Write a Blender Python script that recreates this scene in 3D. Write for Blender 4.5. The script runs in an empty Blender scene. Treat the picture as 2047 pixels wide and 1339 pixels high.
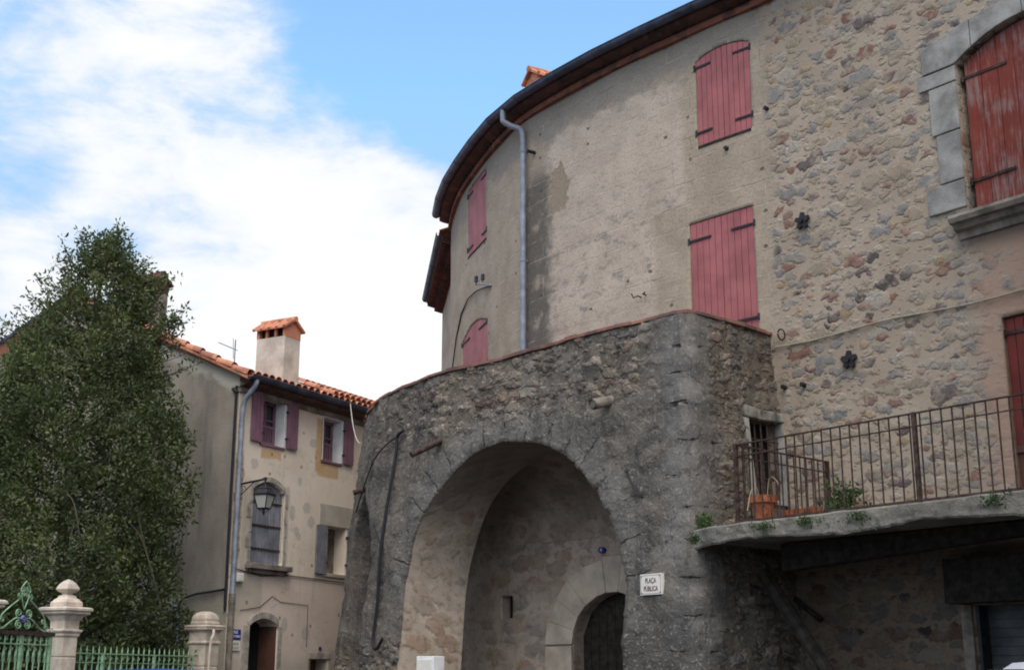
import bpy, math, random
import numpy as np
from mathutils import Vector, Matrix, noise as mnoise

random.seed(7); rng = np.random.default_rng(11)
R = math.radians
sc = bpy.context.scene
COL = sc.collection

# ------------------------------------------------------------------ camera
cam_d = bpy.data.cameras.new("camera")
cam = bpy.data.objects.new("camera", cam_d); COL.objects.link(cam)
cam_d.sensor_width = 36.0
cam_d.lens = 2600.0 / 2047.0 * 36.0
cam_d.clip_end = 2000.0
cam.matrix_world = Matrix.Translation((0, 0, 1.5)) @ Matrix.Rotation(R(90 + 14.6), 4, 'X') @ Matrix.Rotation(R(0.15), 4, 'Z')
sc.camera = cam

# ------------------------------------------------------------------ world, sun, exposure
SUN_EL, SUN_AZ = R(56), R(176)          # azimuth clockwise from +Y: behind the camera, a little to the right
w = bpy.data.worlds.new("World"); sc.world = w; w.use_nodes = True
wt = w.node_tree; wt.nodes.clear()
def wn(t, **k):
    n = wt.nodes.new(t)
    for a, b in k.items(): setattr(n, a, b)
    return n
def wm(op, a, b=None, clamp=False):
    n = wn('ShaderNodeMath', operation=op, use_clamp=clamp)
    for i, x in enumerate((a, b)):
        if x is None: continue
        if isinstance(x, (int, float)): n.inputs[i].default_value = x
        else: wt.links.new(x, n.inputs[i])
    return n.outputs[0]
wtc = wn('ShaderNodeTexCoord')
wdir = wtc.outputs['Generated']
sky = wn('ShaderNodeTexSky', sky_type='NISHITA', sun_disc=False, sun_elevation=SUN_EL, sun_rotation=SUN_AZ, air_density=1.0, dust_density=0.4, ozone_density=1.6)
def wnoise(scale, detail, rough, vscale=(1, 1, 1), off=(0, 0, 0)):
    mp = wn('ShaderNodeMapping'); wt.links.new(wdir, mp.inputs[0]); mp.inputs['Scale'].default_value = vscale; mp.inputs['Location'].default_value = off
    n = wn('ShaderNodeTexNoise'); wt.links.new(mp.outputs[0], n.inputs['Vector'])
    n.inputs['Scale'].default_value = scale; n.inputs['Detail'].default_value = detail; n.inputs['Roughness'].default_value = rough
    n.inputs['Distortion'].default_value = 0.35
    return n.outputs[0]
def wblob(d, r_in, r_out, amp):
    dp = wn('ShaderNodeVectorMath', operation='DOT_PRODUCT'); wt.links.new(wdir, dp.inputs[0])
    v = Vector(d).normalized(); dp.inputs[1].default_value = v
    mr = wn('ShaderNodeMapRange', interpolation_type='SMOOTHSTEP'); wt.links.new(dp.outputs['Value'], mr.inputs[0])
    mr.inputs[1].default_value = math.cos(R(r_out)); mr.inputs[2].default_value = math.cos(R(r_in)); mr.inputs[3].default_value = 0; mr.inputs[4].default_value = amp
    return mr.outputs[0]
big = wnoise(3.0, 8, 0.56, (1, 1, 1.9), (0.35, 0.1, 0.2))
mid_ = wnoise(8.5, 8, 0.60, (1, 1, 2.0), (3.1, 0.6, 1.2))
wisp = wnoise(19, 6, 0.62, (1.0, 1.0, 2.4), (7.7, 2.2, 0.3))
dens = wm('ADD', wm('MULTIPLY', wm('SUBTRACT', big, 0.5), 1.1), wm('ADD', wm('MULTIPLY', wm('SUBTRACT', mid_, 0.5), 1.35), wm('MULTIPLY', wm('SUBTRACT', wisp, 0.5), 0.42)))
dens = wm('ADD', dens, 0.545)
for d, a, b, amp in [((-0.19, 0.93, 0.33), 1, 12, 0.20), ((-0.08, 0.95, 0.27), 1, 9, 0.22), ((-0.34, 0.88, 0.27), 2, 9, 0.10), ((-0.27, 0.84, 0.46), 3, 10, 0.13),
                     ((-0.115, 0.903, 0.415), 0.4, 2.6, 0.22), ((-0.06, 0.92, 0.385), 0.2, 3.2, 0.20), ((-0.03, 0.905, 0.425), 0.2, 1.2, 0.10),
                     ((0.03, 0.86, 0.485), 3, 13, -0.62), ((-0.09, 0.875, 0.475), 0.0, 6, -0.22), ((-0.14, 0.908, 0.392), 0.0, 3.0, -0.20), ((-0.12, 0.965, 0.23), 3, 11, 0.24), ((-0.02, 0.96, 0.26), 1, 6, 0.16), ((-0.075, 0.905, 0.415), 0.2, 1.6, -0.22), ((-0.355, 0.862, 0.357), 0.0, 3.6, -0.22),
                     ((-0.30, 0.91, 0.29), 0.3, 3.0, -0.14)]:
    dens = wm('ADD', dens, wblob(d, a, b, amp))
mask = wn('ShaderNodeMapRange', interpolation_type='SMOOTHSTEP'); wt.links.new(dens, mask.inputs[0])
mask.inputs[1].default_value = 0.30; mask.inputs[2].default_value = 0.82; mask.inputs[3].default_value = 0.08; mask.inputs[4].default_value = 0.97
core = wn('ShaderNodeMapRange'); wt.links.new(dens, core.inputs[0])
core.inputs[1].default_value = 0.55; core.inputs[2].default_value = 1.0
ccol = wn('ShaderNodeMix', data_type='RGBA'); wt.links.new(core.outputs[0], ccol.inputs[0])
ccol.inputs[6].default_value = (2.95, 3.22, 3.60, 1); ccol.inputs[7].default_value = (4.05, 4.05, 4.0, 1)
skyc = wn('ShaderNodeMix', data_type='RGBA', blend_type='DARKEN'); skyc.inputs[0].default_value = 1.0      # humid air caps the glow near the horizon
skym = wn('ShaderNodeMix', data_type='RGBA', blend_type='MULTIPLY'); skym.inputs[0].default_value = 1.0; wt.links.new(sky.outputs[0], skym.inputs[6]); skym.inputs[7].default_value = (0.90, 1.16, 1.22, 1)
wt.links.new(skym.outputs[2], skyc.inputs[6]); skyc.inputs[7].default_value = (1.35, 2.45, 3.95, 1)
mx = wn('ShaderNodeMix', data_type='RGBA'); wt.links.new(mask.outputs[0], mx.inputs[0]); wt.links.new(skyc.outputs[2], mx.inputs[6]); wt.links.new(ccol.outputs[2], mx.inputs[7])
# broad white glow added to the unseen sky round the sun for more ambient light
glow = wn('ShaderNodeMix', data_type='RGBA', blend_type='ADD'); glow.inputs[0].default_value = 1.0
gcol = wn('ShaderNodeMix', data_type='RGBA'); wt.links.new(wblob((math.sin(SUN_AZ) * math.cos(SUN_EL), math.cos(SUN_AZ) * math.cos(SUN_EL), math.sin(SUN_EL)), 8, 62, 1.0), gcol.inputs[0])
gcol.inputs[6].default_value = (0, 0, 0, 1); gcol.inputs[7].default_value = (6.0, 5.75, 5.35, 1)
wt.links.new(mx.outputs[2], glow.inputs[6]); wt.links.new(gcol.outputs[2], glow.inputs[7])
bg = wn('ShaderNodeBackground'); bg.inputs[1].default_value = 0.15; wt.links.new(glow.outputs[2], bg.inputs[0])
wo = wn('ShaderNodeOutputWorld'); wt.links.new(bg.outputs[0], wo.inputs[0])

sun_d = bpy.data.lights.new("sun", 'SUN'); sun_d.energy = 0.9; sun_d.angle = R(40); sun_d.color = (1.0, 0.90, 0.77)
sun = bpy.data.objects.new("sun", sun_d); COL.objects.link(sun)
sdir = Vector((math.sin(SUN_AZ) * math.cos(SUN_EL), math.cos(SUN_AZ) * math.cos(SUN_EL), math.sin(SUN_EL)))
sun.rotation_euler = (-sdir).to_track_quat('-Z', 'Y').to_euler()
sun.location = (6, -10, 30)
sc.view_settings.view_transform = 'Standard'; sc.view_settings.look = 'None'; sc.view_settings.gamma = 1.0
sc.view_settings.exposure = 0.82
sc.cycles.filter_width = 1.9
sc.cycles.max_bounces = 6; sc.cycles.diffuse_bounces = 4

# ------------------------------------------------------------------ node helper
class NT:
    def __init__(s, name):
        s.mat = bpy.data.materials.new(name); s.mat.use_nodes = True
        s.t = s.mat.node_tree; s.t.nodes.clear()
        s.out = s.t.nodes.new('ShaderNodeOutputMaterial'); s.b = s.t.nodes.new('ShaderNodeBsdfPrincipled')
        s.t.links.new(s.b.outputs[0], s.out.inputs[0])
        s.b.inputs['Roughness'].default_value = 0.9
        s.b.inputs['Specular IOR Level'].default_value = 0.25
        s._uv = None; s._ob = None
    def put(s, inp, x):
        if isinstance(x, bpy.types.NodeSocket): s.t.links.new(x, inp)
        elif isinstance(x, (tuple, list)):
            d = inp.default_value
            inp.default_value = tuple(x) + (1,) if (hasattr(d, '__len__') and len(d) == 4 and len(x) == 3) else tuple(x)
        else: inp.default_value = x
    def n(s, t, **k):
        nd = s.t.nodes.new(t)
        for a, b in k.items(): setattr(nd, a, b)
        return nd
    def uv(s):
        if s._uv is None: s._uv = s.n('ShaderNodeUVMap').outputs[0]
        return s._uv
    def ob(s):
        if s._ob is None: s._ob = s.n('ShaderNodeTexCoord').outputs['Object']
        return s._ob
    def sep(s, v):
        nd = s.n('ShaderNodeSeparateXYZ'); s.put(nd.inputs[0], v); return nd.outputs
    def m(s, op, a, b=None, clamp=False):
        nd = s.n('ShaderNodeMath', operation=op, use_clamp=clamp); s.put(nd.inputs[0], a)
        if b is not None: s.put(nd.inputs[1], b)
        return nd.outputs[0]
    def vm(s, op, a, b):
        nd = s.n('ShaderNodeVectorMath', operation=op); s.put(nd.inputs[0], a); s.put(nd.inputs[1], b); return nd.outputs[0]
    def mix(s, f, a, b, blend='MIX'):
        nd = s.n('ShaderNodeMix', data_type='RGBA', blend_type=blend); s.put(nd.inputs[0], f); s.put(nd.inputs[6], a); s.put(nd.inputs[7], b); return nd.outputs[2]
    def noise(s, v, scale, detail=4, rough=0.55, dist=0.0, col=False):
        nd = s.n('ShaderNodeTexNoise'); s.put(nd.inputs['Vector'], v)
        nd.inputs['Scale'].default_value = scale; nd.inputs['Detail'].default_value = detail; nd.inputs['Roughness'].default_value = rough; nd.inputs['Distortion'].default_value = dist
        return nd.outputs[1 if col else 0]
    def vor(s, v, scale=1.0, feature='F1', rand=1.0, dims='3D'):
        nd = s.n('ShaderNodeTexVoronoi', feature=feature, voronoi_dimensions=dims); s.put(nd.inputs['Vector'], v)
        nd.inputs['Scale'].default_value = scale; nd.inputs['Randomness'].default_value = rand
        return nd.outputs
    def sm(s, x, a, b, lo=0.0, hi=1.0):
        nd = s.n('ShaderNodeMapRange', interpolation_type='SMOOTHSTEP'); s.put(nd.inputs[0], x)
        if a > b: a, b, lo, hi = b, a, hi, lo
        nd.inputs[1].default_value = a; nd.inputs[2].default_value = b; nd.inputs[3].default_value = lo; nd.inputs[4].default_value = hi
        return nd.outputs[0]
    def ramp(s, f, stops, interp='LINEAR'):
        nd = s.n('ShaderNodeValToRGB'); s.put(nd.inputs[0], f); cr = nd.color_ramp; cr.interpolation = interp
        while len(cr.elements) < len(stops): cr.elements.new(0.5)
        for e, (p, c) in zip(cr.elements, stops):
            e.position = p; e.color = tuple(c) + (1,)
        return nd.outputs[0]
    def bump(s, h, strength=0.5, dist=0.02, normal=None):
        nd = s.n('ShaderNodeBump'); nd.inputs['Strength'].default_value = strength; nd.inputs['Distance'].default_value = dist
        s.put(nd.inputs['Height'], h)
        if normal is not None: s.put(nd.inputs['Normal'], normal)
        return nd.outputs[0]
    def combine(s, x, y, z=0.0):
        nd = s.n('ShaderNodeCombineXYZ'); s.put(nd.inputs[0], x); s.put(nd.inputs[1], y); s.put(nd.inputs[2], z); return nd.outputs[0]
    def box(s, u, v, u0, u1, v0, v1, soft=0.1):
        a = s.m('MULTIPLY', s.sm(u, u0 - soft, u0 + soft), s.sm(u, u1 + soft, u1 - soft))
        b = s.m('MULTIPLY', s.sm(v, v0 - soft, v0 + soft), s.sm(v, v1 + soft, v1 - soft))
        return s.m('MULTIPLY', a, b)
    def base(s, c): s.put(s.b.inputs['Base Color'], c)
    def nrm(s, x): s.put(s.b.inputs['Normal'], x)
    def rough(s, x): s.put(s.b.inputs['Roughness'], x)
    def disp(s, h, scale, mid):
        nd = s.n('ShaderNodeDisplacement'); s.put(nd.inputs['Height'], h); nd.inputs['Scale'].default_value = scale; nd.inputs['Midlevel'].default_value = mid
        s.t.links.new(nd.outputs[0], s.out.inputs['Displacement']); s.mat.displacement_method = 'BOTH'

STONES = [(0.0, (0.265, 0.231, 0.193)), (0.18, (0.328, 0.265, 0.197)), (0.32, (0.239, 0.225, 0.214)), (0.46, (0.382, 0.332, 0.273)), (0.58, (0.294, 0.239, 0.176)),
          (0.69, (0.197, 0.185, 0.181)), (0.77, (0.328, 0.231, 0.139)), (0.83, (0.227, 0.139, 0.109)), (0.89, (0.130, 0.101, 0.097)), (0.94, (0.218, 0.105, 0.076)), (0.975, (0.063, 0.052, 0.054))]
def stones(T, uv, su, sv, density, seed, rlo=0.22, rhi=0.5, warp=0.05, stops=STONES):
    """Voronoi cobbles: (mask, colour, height)"""
    wv = T.vm('MULTIPLY', T.vm('SUBTRACT', T.noise(uv, 5.5, 3, 0.6, col=True), (0.5, 0.5, 0.5)), (warp * 2, warp * 2, 0))
    v = T.vm('ADD', T.vm('MULTIPLY', T.vm('ADD', uv, wv), (su, sv, 0)), (seed * 7.31, seed * 3.77, 0))
    vo = T.vor(v, 1.0, dims='2D', rand=0.95)
    c = T.sep(vo['Color'])
    rad = T.m('ADD', T.m('MULTIPLY', c[0], rhi - rlo), rlo)
    q = T.m('SUBTRACT', rad, T.m('ADD', vo['Distance'], T.m('MULTIPLY', T.m('SUBTRACT', T.noise(uv, 17, 3, 0.6), 0.5), 0.22)))
    pres = T.m('LESS_THAN', c[1], density)
    mask = T.m('MULTIPLY', T.sm(q, 0.0, 0.06), pres)
    h = T.m('MULTIPLY', T.sm(q, 0.0, 0.30), pres)
    col = T.ramp(c[2], stops, 'CONSTANT')
    return mask, col, h

def simple(name, col, rough=0.8, var=0.25, scale=8.0, bump=0.15, metal=0.0, spec=0.25, dark=None, bscale=40, uvspace=False):
    """painted / metal / stone surface with uneven tone, dirt patches and a fine relief"""
    T = NT(name); v = T.uv() if uvspace else T.ob()
    f = T.noise(v, scale, 6, 0.62)
    d = dark or tuple(c * (1 - var * 1.6) for c in col); l = tuple(min(1, c * (1 + var * 0.8)) for c in col)
    T.base(T.mix(T.sm(f, 0.3, 0.72), d, l)); T.rough(T.m('ADD', rough - 0.08, T.m('MULTIPLY', T.noise(v, scale * 3, 3), 0.16)))
    if bump: T.nrm(T.bump(T.noise(v, bscale, 4, 0.6), bump, 0.01))
    T.b.inputs['Metallic'].default_value = metal; T.b.inputs['Specular IOR Level'].default_value = spec
    return T.mat

# ------------------------------------------------------------------ materials of the big walls
def mat_main_wall():
    T = NT('rubble_and_render'); uv = T.uv(); o = T.sep(uv); u, v = o[0], o[1]
    wob = T.m('MULTIPLY', T.m('SUBTRACT', T.noise(uv, 2.6, 4), 0.5), 0.7)
    wob2 = T.m('MULTIPLY', T.m('SUBTRACT', T.noise(uv, 7, 4), 0.5), 0.5)
    # --- rubble
    nlow = T.noise(uv, 0.8, 4, 0.6)
    mort = T.mix(T.sm(nlow, 0.3, 0.7), (0.355, 0.275, 0.205), (0.44, 0.35, 0.268))
    mort = T.mix(T.sm(T.noise(uv, 26, 4, 0.7), 0.42, 0.8), mort, (0.30, 0.24, 0.185))
    m3, c3, h3 = stones(T, uv, 11, 18, 0.42, 3, 0.2, 0.55, 0.05)
    m2, c2, h2 = stones(T, uv, 4.4, 8.2, 0.86, 1, 0.24, 0.66, 0.10)
    m1, c1, h1 = stones(T, uv, 2.2, 4.4, 0.55, 2, 0.22, 0.58, 0.15)
    tone = T.sm(T.noise(uv, 30, 4, 0.7), 0.25, 0.8, 0.66, 1.22)
    col = mort; h = T.m('MULTIPLY', T.noise(uv, 14, 4), 0.35)
    for mm, cc, hh, amp, op in ((m3, c3, h3, 0.4, 0.55), (m2, c2, h2, 0.7, 0.88), (m1, c1, h1, 0.85, 0.9)):
        stc = T.mix(1.0, cc, T.combine(tone, tone, tone), 'MULTIPLY')
        stc = T.mix(T.sm(T.noise(uv, 5, 5, 0.65), 0.44, 0.68, 0, 0.75), stc, mort)      # mortar smeared over the faces
        col = T.mix(T.m('MULTIPLY', mm, op), col, stc); h = T.m('MAXIMUM', h, T.m('ADD', T.m('MULTIPLY', hh, amp), T.m('MULTIPLY', mm, 0.25)))
    gap = T.sm(T.noise(T.vm('MULTIPLY', uv, (1, 1.9, 1)), 5.0, 6, 0.72), 0.63, 0.70)                               # open joints
    col = T.mix(T.m('MULTIPLY', gap, 0.6), col, (0.12, 0.095, 0.07)); h = T.m('SUBTRACT', h, T.m('MULTIPLY', gap, 0.5))
    # pink plaster around the red shutters at the far right
    pk = T.m('MULTIPLY', T.sm(T.m('ADD', u, wob), -2.95, -3.35), T.sm(T.m('ADD', v, wob), 6.95, 6.6))
    pk = T.m('MULTIPLY', pk, T.sm(T.noise(uv, 3, 4), 0.30, 0.5))
    col = T.mix(T.m('MULTIPLY', pk, 0.85), col, T.mix(T.noise(uv, 12, 5), (0.40, 0.23, 0.165), (0.44, 0.31, 0.23))); h = T.m('MULTIPLY', h, T.m('SUBTRACT', 1.0, T.m('MULTIPLY', pk, 0.75)))
    # dark stain below the big sill
    st = T.m('MULTIPLY', T.box(T.m('ADD', u, wob2), v, -4.6, -3.0, 6.45, 6.95, 0.14), 0.75)
    col = T.mix(st, col, (0.075, 0.06, 0.05))
    base = T.m('MULTIPLY', T.sm(T.m('ADD', v, T.m('MULTIPLY', wob, 0.15)), 3.0, 2.9), 0.85)           # ground floor colour darkened to stand for shade under the balcony
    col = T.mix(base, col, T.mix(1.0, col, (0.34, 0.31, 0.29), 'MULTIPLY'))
    # --- render on the left
    rn = T.noise(uv, 24, 6, 0.78); rl = T.noise(uv, 1.7, 5, 0.62)
    grey = T.mix(T.sm(rl, 0.3, 0.7), (0.345, 0.275, 0.208), (0.435, 0.352, 0.27))
    pink = T.mix(T.sm(rl, 0.32, 0.68), (0.445, 0.358, 0.288), (0.54, 0.44, 0.36))
    bot = T.sm(v, 8.35, 8.25)
    right_edge = T.m('ADD', 1.42, T.m('MULTIPLY', bot, 0.62))
    pan = T.m('MULTIPLY', T.sm(T.m('ADD', T.m('SUBTRACT', u, right_edge), T.m('MULTIPLY', wob2, 0.35)), -0.06, 0.10), T.sm(T.m('ADD', u, wob2), 4.75, 4.4))
    pan = T.m('MULTIPLY', pan, T.sm(T.m('ADD', v, T.m('MULTIPLY', wob, 0.6)), 10.42, 10.32))
    rc = T.mix(pan, grey, pink)
    # grey blooms on the panel
    bl = T.m('MULTIPLY', T.sm(T.noise(T.vm('MULTIPLY', uv, (1.0, 1.7, 1.0)), 3.1, 7, 0.7), 0.50, 0.66), T.m('MULTIPLY', T.sm(v, 6.4, 7.4), T.sm(v, 9.3, 8.2)))
    rc = T.mix(T.m('MULTIPLY', bl, T.m('MULTIPLY', pan, 0.8)), rc, (0.20, 0.178, 0.158))
    # dark weathered band below the eaves
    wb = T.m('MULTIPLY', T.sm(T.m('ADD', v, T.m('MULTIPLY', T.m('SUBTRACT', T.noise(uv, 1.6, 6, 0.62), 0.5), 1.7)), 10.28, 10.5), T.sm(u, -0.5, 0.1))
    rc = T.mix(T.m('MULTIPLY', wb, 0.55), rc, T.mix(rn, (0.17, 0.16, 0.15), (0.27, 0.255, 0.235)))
    # damp streak beside the downpipe
    dp = T.m('MULTIPLY', T.box(T.m('ADD', u, T.m('MULTIPLY', wob2, 1.1)), v, 4.52, 5.36, 5.0, 9.8, 0.2), T.sm(T.noise(uv, 3, 5), 0.22, 0.5))
    rc = T.mix(T.m('MULTIPLY', dp, 0.9), rc, T.mix(rn, (0.075, 0.067, 0.060), (0.15, 0.132, 0.115)))
    # fallen patch with stone showing
    fp = T.sm(T.m('ADD', T.m('ADD', T.m('POWER', T.m('MULTIPLY', T.m('SUBTRACT', u, 4.28), 3.6), 2.0), T.m('POWER', T.m('MULTIPLY', T.m('SUBTRACT', v, 9.36), 2.3), 2.0)), T.m('MULTIPLY', T.m('SUBTRACT', T.noise(uv, 6, 6, 0.7), 0.5), 4.5)), 1.0, 0.85)
    rc = T.mix(fp, rc, T.mix(T.noise(uv, 14, 5), (0.25, 0.19, 0.135), (0.38, 0.305, 0.23)))
    rc = T.mix(T.sm(rn, 0.48, 0.66, 0, 0.75), rc, T.mix(1.0, rc, (0.55, 0.52, 0.50), 'MULTIPLY'))
    rc = T.mix(T.sm(T.noise(T.vm('MULTIPLY', uv, (1, 2.4, 1)), 5, 6, 0.7), 0.53, 0.66, 0, 0.45), rc, (0.22, 0.185, 0.155))
    pv = T.vor(T.vm('MULTIPLY', uv, (2.3, 3.0, 1)), 1.0, dims='2D')
    pits = T.m('MULTIPLY', T.sm(T.m('ADD', pv['Distance'], T.m('MULTIPLY', wob2, 0.15)), 0.10, 0.06), T.m('LESS_THAN', T.sep(pv['Color'])[0], 0.11))
    rc = T.mix(T.m('MULTIPLY', pits, 0.8), rc, (0.10, 0.075, 0.06))
    # incised ashlar joints
    br = T.n('ShaderNodeTexBrick'); T.put(br.inputs['Vector'], T.vm('ADD', uv, T.vm('MULTIPLY', T.vm('SUBTRACT', T.noise(uv, 4, 2, col=True), (0.5, 0.5, 0.5)), (0.02, 0.02, 0))))
    br.inputs['Scale'].default_value = 1.0; br.inputs['Brick Width'].default_value = 0.86; br.inputs['Row Height'].default_value = 0.345; br.inputs['Mortar Size'].default_value = 0.011; br.inputs['Mortar Smooth'].default_value = 0.4
    jt = T.m('MULTIPLY', br.outputs['Fac'], T.sm(T.noise(uv, 2.6, 6, 0.66), 0.42, 0.60))
    jt = T.m('MULTIPLY', jt, T.m('SUBTRACT', 1.0, T.m('MULTIPLY', pan, 0.45)))
    rc = T.mix(T.m('MULTIPLY', jt, 0.55), rc, T.mix(T.sm(T.noise(uv, 2.3, 3), 0.44, 0.56), (0.20, 0.165, 0.13), (0.54, 0.47, 0.39)))
    rh = T.m('SUBTRACT', T.m('ADD', T.m('MULTIPLY', rn, 0.55), T.m('MULTIPLY', T.noise(uv, 3, 4), 0.25)), T.m('ADD', T.m('MULTIPLY', jt, 0.35), T.m('ADD', T.m('MULTIPLY', fp, 0.7), T.m('MULTIPLY', pits, 0.6))))
    # --- join the two
    rub = T.sm(T.m('ADD', u, T.m('MULTIPLY', wob, 0.55)), -0.02, -0.2)
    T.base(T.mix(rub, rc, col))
    hh = T.mix(rub, rh, h)
    T.rough(0.93); T.disp(hh, 0.017, 0.3)
    return T.mat

def mat_arcade():
    T = NT('weathered_arcade_stone'); uv = T.uv(); o = T.sep(uv); u, v = o[0], o[1]
    n0 = T.noise(uv, 0.8, 5, 0.6); nl = T.noise(uv, 1.9, 6, 0.66); nm = T.noise(uv, 5.5, 7, 0.72); ng = T.noise(uv, 13, 5, 0.72); nf = T.noise(uv, 27, 4, 0.75)
    wob = T.m('MULTIPLY', T.m('SUBTRACT', T.noise(uv, 2.2, 6, 0.66), 0.5), 1.2)
    # old lime coat, grey-brown, blackened and lichen-specked
    coat = T.mix(T.sm(nl, 0.36, 0.64), (0.105, 0.094, 0.083), (0.215, 0.190, 0.160))
    coat = T.mix(T.sm(nm, 0.50, 0.64, 0, 0.8), coat, (0.062, 0.056, 0.052))
    coat = T.mix(T.sm(nm, 0.44, 0.34, 0, 0.65), coat, (0.27, 0.24, 0.205))
    coat = T.mix(T.sm(n0, 0.48, 0.62, 0, 0.45), coat, (0.24, 0.195, 0.145))
    ch = T.m('ADD', T.m('MULTIPLY', nm, 0.75), T.m('ADD', T.m('MULTIPLY', ng, 0.45), T.m('MULTIPLY', nf, 0.30)))
    dk0 = [(0.0, (0.12, 0.108, 0.095)), (0.3, (0.20, 0.175, 0.145)), (0.55, (0.15, 0.138, 0.125)), (0.8, (0.25, 0.215, 0.175))]
    mc, cc0, hc = stones(T, uv, 2.3, 3.7, 0.95, 12, 0.34, 0.70, 0.13, dk0)
    coat = T.mix(T.m('MULTIPLY', mc, 0.42), coat, cc0); ch = T.m('ADD', ch, T.m('MULTIPLY', hc, 0.38))
    # rubble towards the parapet, on the right face and at the feet
    dk = [(0.0, (0.24, 0.20, 0.16)), (0.16, (0.30, 0.245, 0.185)), (0.30, (0.19, 0.178, 0.165)), (0.44, (0.38, 0.325, 0.265)), (0.58, (0.24, 0.20, 0.15)), (0.70, (0.15, 0.138, 0.128)), (0.80, (0.27, 0.185, 0.14)), (0.88, (0.33, 0.265, 0.21)), (0.94, (0.15, 0.095, 0.08))]
    ma, ca, ha = stones(T, uv, 3.1, 6.2, 0.80, 5, 0.28, 0.66, 0.13, dk)
    mb, cb, hb = stones(T, uv, 6.5, 11, 0.70, 6, 0.22, 0.6, 0.08, dk)
    rb = T.mix(T.sm(nm, 0.35, 0.65), (0.115, 0.098, 0.078), (0.235, 0.195, 0.15)); rh = T.m('MULTIPLY', nm, 0.6)
    tone = T.sm(T.noise(uv, 15, 6, 0.75), 0.30, 0.72, 0.5, 1.3)
    for mm, cc, hh, am in ((mb, cb, hb, 0.55), (ma, ca, ha, 1.0)):
        rb = T.mix(T.m('MULTIPLY', mm, T.sm(T.noise(uv, 3.3, 5, 0.65), 0.32, 0.52, 0.25, 0.95)), rb, T.mix(1.0, cc, T.combine(tone, tone, tone), 'MULTIPLY')); rh = T.m('MAXIMUM', rh, T.m('ADD', T.m('MULTIPLY', hh, am), T.m('MULTIPLY', mm, 0.25)))
    gaps = T.sm(T.noise(T.vm('MULTIPLY', uv, (1, 2.1, 1)), 3.6, 7, 0.70), 0.58, 0.66)
    rb = T.mix(T.m('MULTIPLY', gaps, 0.85), rb, (0.035, 0.03, 0.026)); rh = T.m('SUBTRACT', rh, T.m('MULTIPLY', gaps, 1.0))
    rb = T.mix(T.sm(T.noise(uv, 1.7, 7, 0.68), 0.52, 0.62, 0, 0.8), rb, coat)
    vv = T.m('ADD', v, T.m('MULTIPLY', wob, 1.3))
    top = T.m('MULTIPLY', T.sm(vv, 4.85, 5.25), T.sm(T.m('ADD', u, T.m('MULTIPLY', wob, 0.8)), 0.35, 0.95))
    top = T.m('MULTIPLY', top, T.sm(u, 8.0, 5.8, 0.35, 1.0))
    side = T.m('MULTIPLY', T.sm(T.m('ADD', u, T.m('MULTIPLY', wob, 0.4)), -0.18, -0.6), 0.85)
    low = T.m('MULTIPLY', T.sm(vv, 2.25, 1.65), T.sm(u, 4.8, 5.6))
    zr = T.m('MAXIMUM', T.m('MAXIMUM', top, side), low)
    col = T.mix(zr, coat, rb); h = T.mix(zr, ch, rh)
    # arch ring: smoother grey voussoirs under thin lime, a few joints showing
    ax, az = T.m('SUBTRACT', u, 3.405), T.m('SUBTRACT', v, 2.50)
    ar_ = T.m('ADD', T.m('SQRT', T.m('ADD', T.m('POWER', ax, 2.0), T.m('POWER', az, 2.0))), T.m('MULTIPLY', wob, 0.10)); aa = T.m('ARCTAN2', az, ax)
    ring_ = T.m('MULTIPLY', T.m('MULTIPLY', T.sm(ar_, 2.80, 2.62), T.sm(az, -0.2, 0.15)), T.sm(ar_, 1.9, 2.1))
    rj = T.sm(T.m('ABSOLUTE', T.m('SUBTRACT', T.m('FRACT', T.m('ADD', T.m('MULTIPLY', aa, 5.4), T.m('MULTIPLY', T.m('SUBTRACT', T.noise(uv, 3, 3), 0.5), 0.35))), 0.5)), 0.050, 0.015)
    rj = T.m('MULTIPLY', T.m('MULTIPLY', rj, ring_), T.sm(T.noise(uv, 2.4, 4), 0.42, 0.56))
    col = T.mix(T.m('MULTIPLY', ring_, 0.55), col, T.mix(nm, (0.12, 0.115, 0.11), (0.30, 0.28, 0.255))); col = T.mix(T.m('MULTIPLY', rj, 0.75), col, (0.04, 0.036, 0.033)); h = T.m('SUBTRACT', h, T.m('MULTIPLY', rj, 0.5))
    # dressed corner stones, worn round, their bed joints opened in short curved cracks
    fr = T.m('FRACT', T.m('ADD', T.m('DIVIDE', v, 0.43), T.m('MULTIPLY', T.m('SUBTRACT', T.noise(T.combine(0.0, v), 1.7, 3), 0.5), 1.0)))
    rowr = T.noise(T.combine(7.7, T.m('MULTIPLY', v, 1.1)), 1.9, 2)
    au = T.m('ABSOLUTE', T.m('ADD', u, T.m('ADD', T.m('MULTIPLY', wob, 0.2), T.m('MULTIPLY', T.m('SUBTRACT', rowr, 0.5), 0.9))))
    qm = T.m('MULTIPLY', T.sm(au, 0.62, 0.30), T.sm(T.m('ADD', v, wob), 1.3, 1.8))
    wv2 = T.m('ADD', fr, T.m('MULTIPLY', T.m('SUBTRACT', T.noise(uv, 4, 4, 0.6), 0.5), 0.30))
    jo = T.m('MULTIPLY', T.m('MULTIPLY', T.sm(T.m('ABSOLUTE', T.m('SUBTRACT', wv2, 0.08)), 0.06, 0.015), T.sm(au, 0.42, 0.2)), T.sm(T.noise(uv, 2.9, 5, 0.65), 0.49, 0.58))
    qc = T.mix(T.sm(nl, 0.36, 0.64), (0.155, 0.148, 0.142), (0.26, 0.245, 0.225))
    qc = T.mix(T.sm(nm, 0.52, 0.66, 0, 0.75), qc, (0.085, 0.078, 0.072))
    col = T.mix(T.m('MULTIPLY', qm, 0.75), col, qc); h = T.mix(T.m('MULTIPLY', qm, 0.6), h, T.m('ADD', 0.55, T.m('MULTIPLY', nm, 0.4)))
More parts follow.
